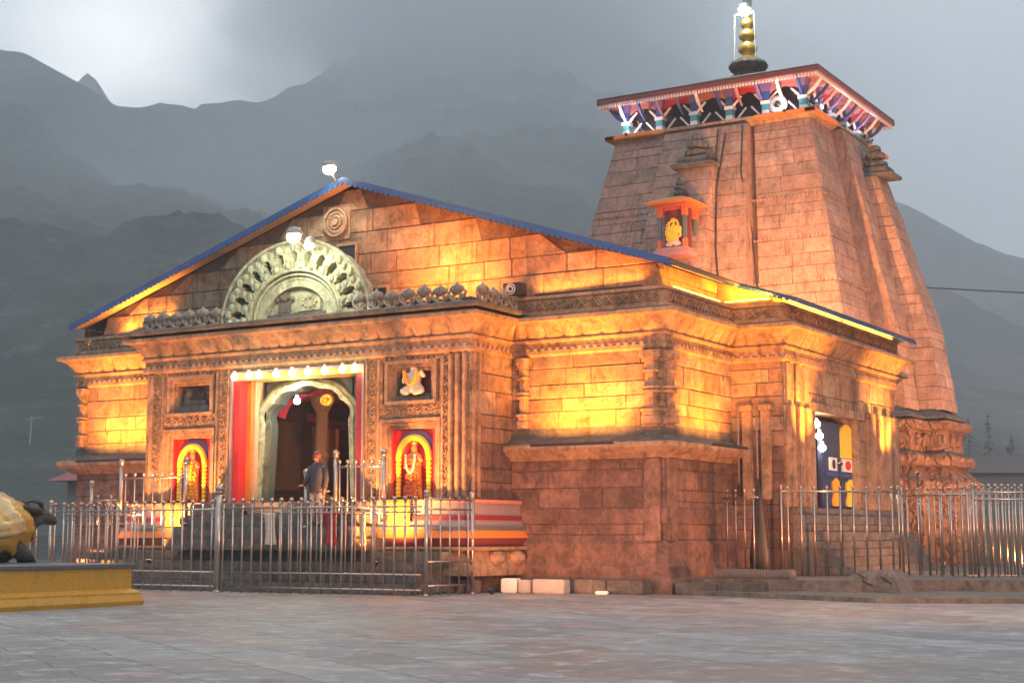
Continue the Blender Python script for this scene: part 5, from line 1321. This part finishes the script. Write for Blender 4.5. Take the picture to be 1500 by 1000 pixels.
for a,b in zip(rows,rows[1:]):
    for i in range(nn_-1): mb.face((a[i],a[i+1],b[i+1],b[i]))
structure(mb,'mound','rough_grass',True)
# thin conifers in the mist on the right
rn=random.Random(31)
def conifer(px,dist,H,lab):
    p=at(px,700,dist); t=thing('conifer_tree',lab,'tree',(p.x,p.y,0),'misty conifers behind the grey houses')
    mb=MB(); mb.tube([(p.x,p.y,-1),(p.x,p.y,H)],[.28,.04],6); mb.build('trunk','bark',t)
    mb=MB()
    for k in range(130):
        s=rn.random()**.8; z=H*(.2+.8*s); rr=(1-s)*H*.10*(.4+.6*rn.random())+.1; a=rn.uniform(0,2*PI)
        c=Vector((p.x+rr*cos(a),p.y+rr*sin(a),z-rr*.35)); w=.35+.25*rn.random(); d=Vector((cos(a),sin(a),-.45)); e=Vector((-sin(a),cos(a),.2*rn.uniform(-1,1)))
        mb.face([mb.vert(c-d*w),mb.vert(c+e*w*.55),mb.vert(c+d*w),mb.vert(c-e*w*.55)])
    mb.build('crown','leaf',t); return t
wd=['farthest left','second from the left','third from the left','fourth from the left','fifth from the left','sixth from the left','nearly farthest right','farthest right']
for k,(px,H) in enumerate(((1409,16),(1421,22),(1433,15),(1450,23),(1462,15),(1478,17),(1484,19),(1497,15))):
    conifer(px,290+rn.uniform(-8,12),H,'thin misty conifer rising behind the grey houses, %s'%wd[k])
# overhead wire right of the tower
a=at(1360,445,70); b=at(1700,460,120)
mb=MB(); mb.tube([(-3.2,30,11.5),(5,40,11.6),(25,60,14),(60,95,21)],.03,5); tag(mb.build('overhead_wire','black'),'thin dark overhead wire running from the tower to the right','wire')
# ================================================================ HAZE (mist over the valley)
mb=MB(); mb.box(-3000,3000,-3000,3000,-60,790); 
hz=mb.build('haze','white'); hz['kind']='stuff'; hz.data.materials.clear()
m=bpy.data.materials.new('haze'); m.use_nodes=True; nt=m.node_tree; nt.nodes.clear()
o=nt.nodes.new('ShaderNodeOutputMaterial'); v=nt.nodes.new('ShaderNodeVolumePrincipled'); v.inputs['Color'].default_value=(.80,.86,.92,1); v.inputs['Density'].default_value=HAZE; v.inputs['Anisotropy'].default_value=0.2
nt.links.new(v.outputs[0],o.inputs['Volume']); hz.data.materials.append(m)

for o in bpy.data.objects:
    if o.parent and o.name.split('.')[0] in ('dentil_course','eave_teeth','dentil_row','scroll_relief','scroll_border','base_carving','garland_mass'): o['kind']='stuff'

def mist(c,r,dens,label=None):
    for q_ in (1,.89,.78,.67,.56,.45,.34): mist1(c,tuple(x*q_ for x in r),dens/7,q_)
def mist1(c,r,dens,sd):
    bm=bmesh.new(); bmesh.ops.create_uvsphere(bm,u_segments=48,v_segments=24,radius=1)
    for v in bm.verts:
        q=v.co.copy(); k=1+.28*mn.fractal(q*1.6+Vector(c)*.01+Vector((sd*7,0,0)),1,2,4); v.co=Vector((q.x*r[0]*k,q.y*r[1]*k,q.z*r[2]*k))
    me=bpy.data.meshes.new('mist'); bm.to_mesh(me); bm.free()
    o=bpy.data.objects.new('mist',me); C.objects.link(o); o.location=c; o['kind']='stuff'; o.rotation_euler=(0,0,R(31.2))
    m=bpy.data.materials.new('mist'); m.use_nodes=True; nt=m.node_tree; nt.nodes.clear()
    a=nt.nodes.new('ShaderNodeOutputMaterial'); v=nt.nodes.new('ShaderNodeVolumePrincipled'); v.inputs['Color'].default_value=(.84,.88,.92,1); v.inputs['Density'].default_value=dens
    nt.links.new(v.outputs[0],a.inputs['Volume']); me.materials.append(m)
def dirp(px,py,d): q=skydir(px,py); return tuple(Vector((15.36,-32.12,1.3))+q*d)
mist(dirp(700,0,1350),(235,230,135),.02)
mist(dirp(1060,110,1450),(190,150,90),.0035)
mist(dirp(330,270,600),(95,90,36),.0036)

# ================================================================ VISITOR ON THE STAIR
pz=1.545
per=thing('person','person in dark jacket and maroon cap standing on the stair before the arch','person',(-7.6,-3.12,pz))
Jp={'p':(0,0,.92,.13),'c':(0,.0,1.25,.15),'n':(0,0,1.46,.055),'h':(0,-.02,1.55,.085),'t':(0,-.01,1.66,.075),
 'ls':(-.19,0,1.39,.065),'le':(-.27,-.02,1.12,.045),'lw':(-.33,-.13,.95,.03),'lh':(-.34,-.19,.95,.034),
 'rs':(.19,0,1.39,.065),'re':(.25,.02,1.1,.045),'rw':(.24,-.03,.86,.03),'rh':(.24,-.05,.78,.034),
 'lk':(-.1,-.02,.5,.075),'la':(-.11,0,.09,.045),'lf':(-.12,-.16,.04,.035),'rk':(.1,-.02,.5,.075),'ra':(.12,.02,.09,.045),'rf':(.13,-.13,.04,.035)}
Ep=[('p','c'),('c','n'),('n','h'),('h','t'),('c','ls'),('ls','le'),('le','lw'),('lw','lh'),('c','rs'),('rs','re'),('re','rw'),('rw','rh'),('p','lk'),('lk','la'),('la','lf'),('p','rk'),('rk','ra'),('ra','rf')]
for h_,dx,dy,dz in (('lh',-.0,-1,-.1),('rh',0,-.25,-1)):
    b_=Vector(Jp[h_][:3]); d_=Vector((dx,dy,dz)).normalized(); sd_=Vector((1,0,0))
    for q in range(4):
        n1_,n2_=h_+'a%d'%q,h_+'b%d'%q; o_=sd_*(.024*(q-1.5)); ln=(.04,.046,.043,.034)[q]
        p_=b_+o_+d_*ln; r_=p_+(d_+Vector((0,0,-.6))).normalized()*ln*.8
        Jp[n1_]=(*p_,.0095); Jp[n2_]=(*r_,.008); Ep+=[(h_,n1_),(n1_,n2_)]
    p_=b_+sd_*(.045 if h_=='lh' else -.045)+d_*.012; Jp[h_+'t']=(*p_,.011); Ep+=[(h_,h_+'t')]
me=bpy.data.meshes.new('body'); nm_=list(Jp)
me.from_pydata([Jp[k][:3] for k in nm_],[(nm_.index(a),nm_.index(b)) for a,b in Ep],[])
o=bpy.data.objects.new('body',me); C.objects.link(o); o.parent=per; o.modifiers.new('skin','SKIN')
for i_,k in enumerate(nm_): me.skin_vertices[0].data[i_].radius=(Jp[k][3],Jp[k][3]*(.75 if k in('p','c') else 1))
me.skin_vertices[0].data[0].use_root=True
sb_=o.modifiers.new('s','SUBSURF'); sb_.levels=2; paint('skin',(.36,.19,.12),rough=.6); paint('jacket',(.035,.035,.05),rough=.85); paint('trousers',(.42,.32,.26),rough=.9)
me.materials.append(MATS['skin']); m2=bpy.data.meshes.new_from_object(o.evaluated_get(bpy.context.evaluated_depsgraph_get())); o.modifiers.clear(); o.data=m2
for p_ in m2.polygons: p_.use_smooth=True
bx_,by_=-7.6,-3.12
def rg(cx,cy,z,rx,ry,n=20,w=.04): return [(bx_+cx+rx*(1+w*sin(5*2*PI*k/n))*cos(2*PI*k/n),by_+cy+ry*(1+w*sin(5*2*PI*k/n))*sin(2*PI*k/n),pz+z) for k in range(n)]
mb=MB(); mb.loft([rg(0,0,.78,.21,.17),rg(0,0,.95,.19,.155),rg(0,0,1.15,.19,.15),rg(0,0,1.34,.22,.14),rg(0,0,1.43,.17,.11),rg(0,0,1.49,.075,.07)])
for s_ in (-1,1):
    a,b,c_=(Jp['ls'],Jp['le'],Jp['lw']) if s_<0 else (Jp['rs'],Jp['re'],Jp['rw'])
    mb.tube([(bx_+q[0],by_+q[1],pz+q[2]) for q in (a,b,c_)],[.085,.068,.05],12)
mb.build('jacket','jacket',per,True)
mb=MB(); 
for s_ in (-1,1): mb.loft([rg(s_*.09,0,.86,.11,.13),rg(s_*.1,-.01,.5,.095,.1),rg(s_*.115,0,.1,.075,.08)])
mb.build('trousers','trousers',per,True)
mb=MB(); mb.lathe([(.10,0),(.104,.05),(.085,.10),(.04,.13),(0,.135)],(bx_,by_-.01,pz+1.62),16); mb.build('cap','maroon',per,True)
mb=MB(); mb.ball((bx_,by_-.118,pz+1.575),.016,8,sc=(1,1.2,1.5)); mb.build('nose','skin',per,True)
mb=MB(); mb.ball((bx_,by_-.105,pz+1.535),.02,8,sc=(1.3,.4,.35)); mb.build('mouth','crimson',per,True)
for s_ in (-1,1):
    mb=MB(); mb.ball((bx_+s_*.033,by_-.098,pz+1.60),.012,8,sc=(1.3,.7,.7)); mb.build('eye','black',per,True)
    mb=MB(); mb.ball((bx_+s_*.093,by_-.01,pz+1.59),.024,8,sc=(.5,.8,1.3)); mb.build('ear','skin',per,True)
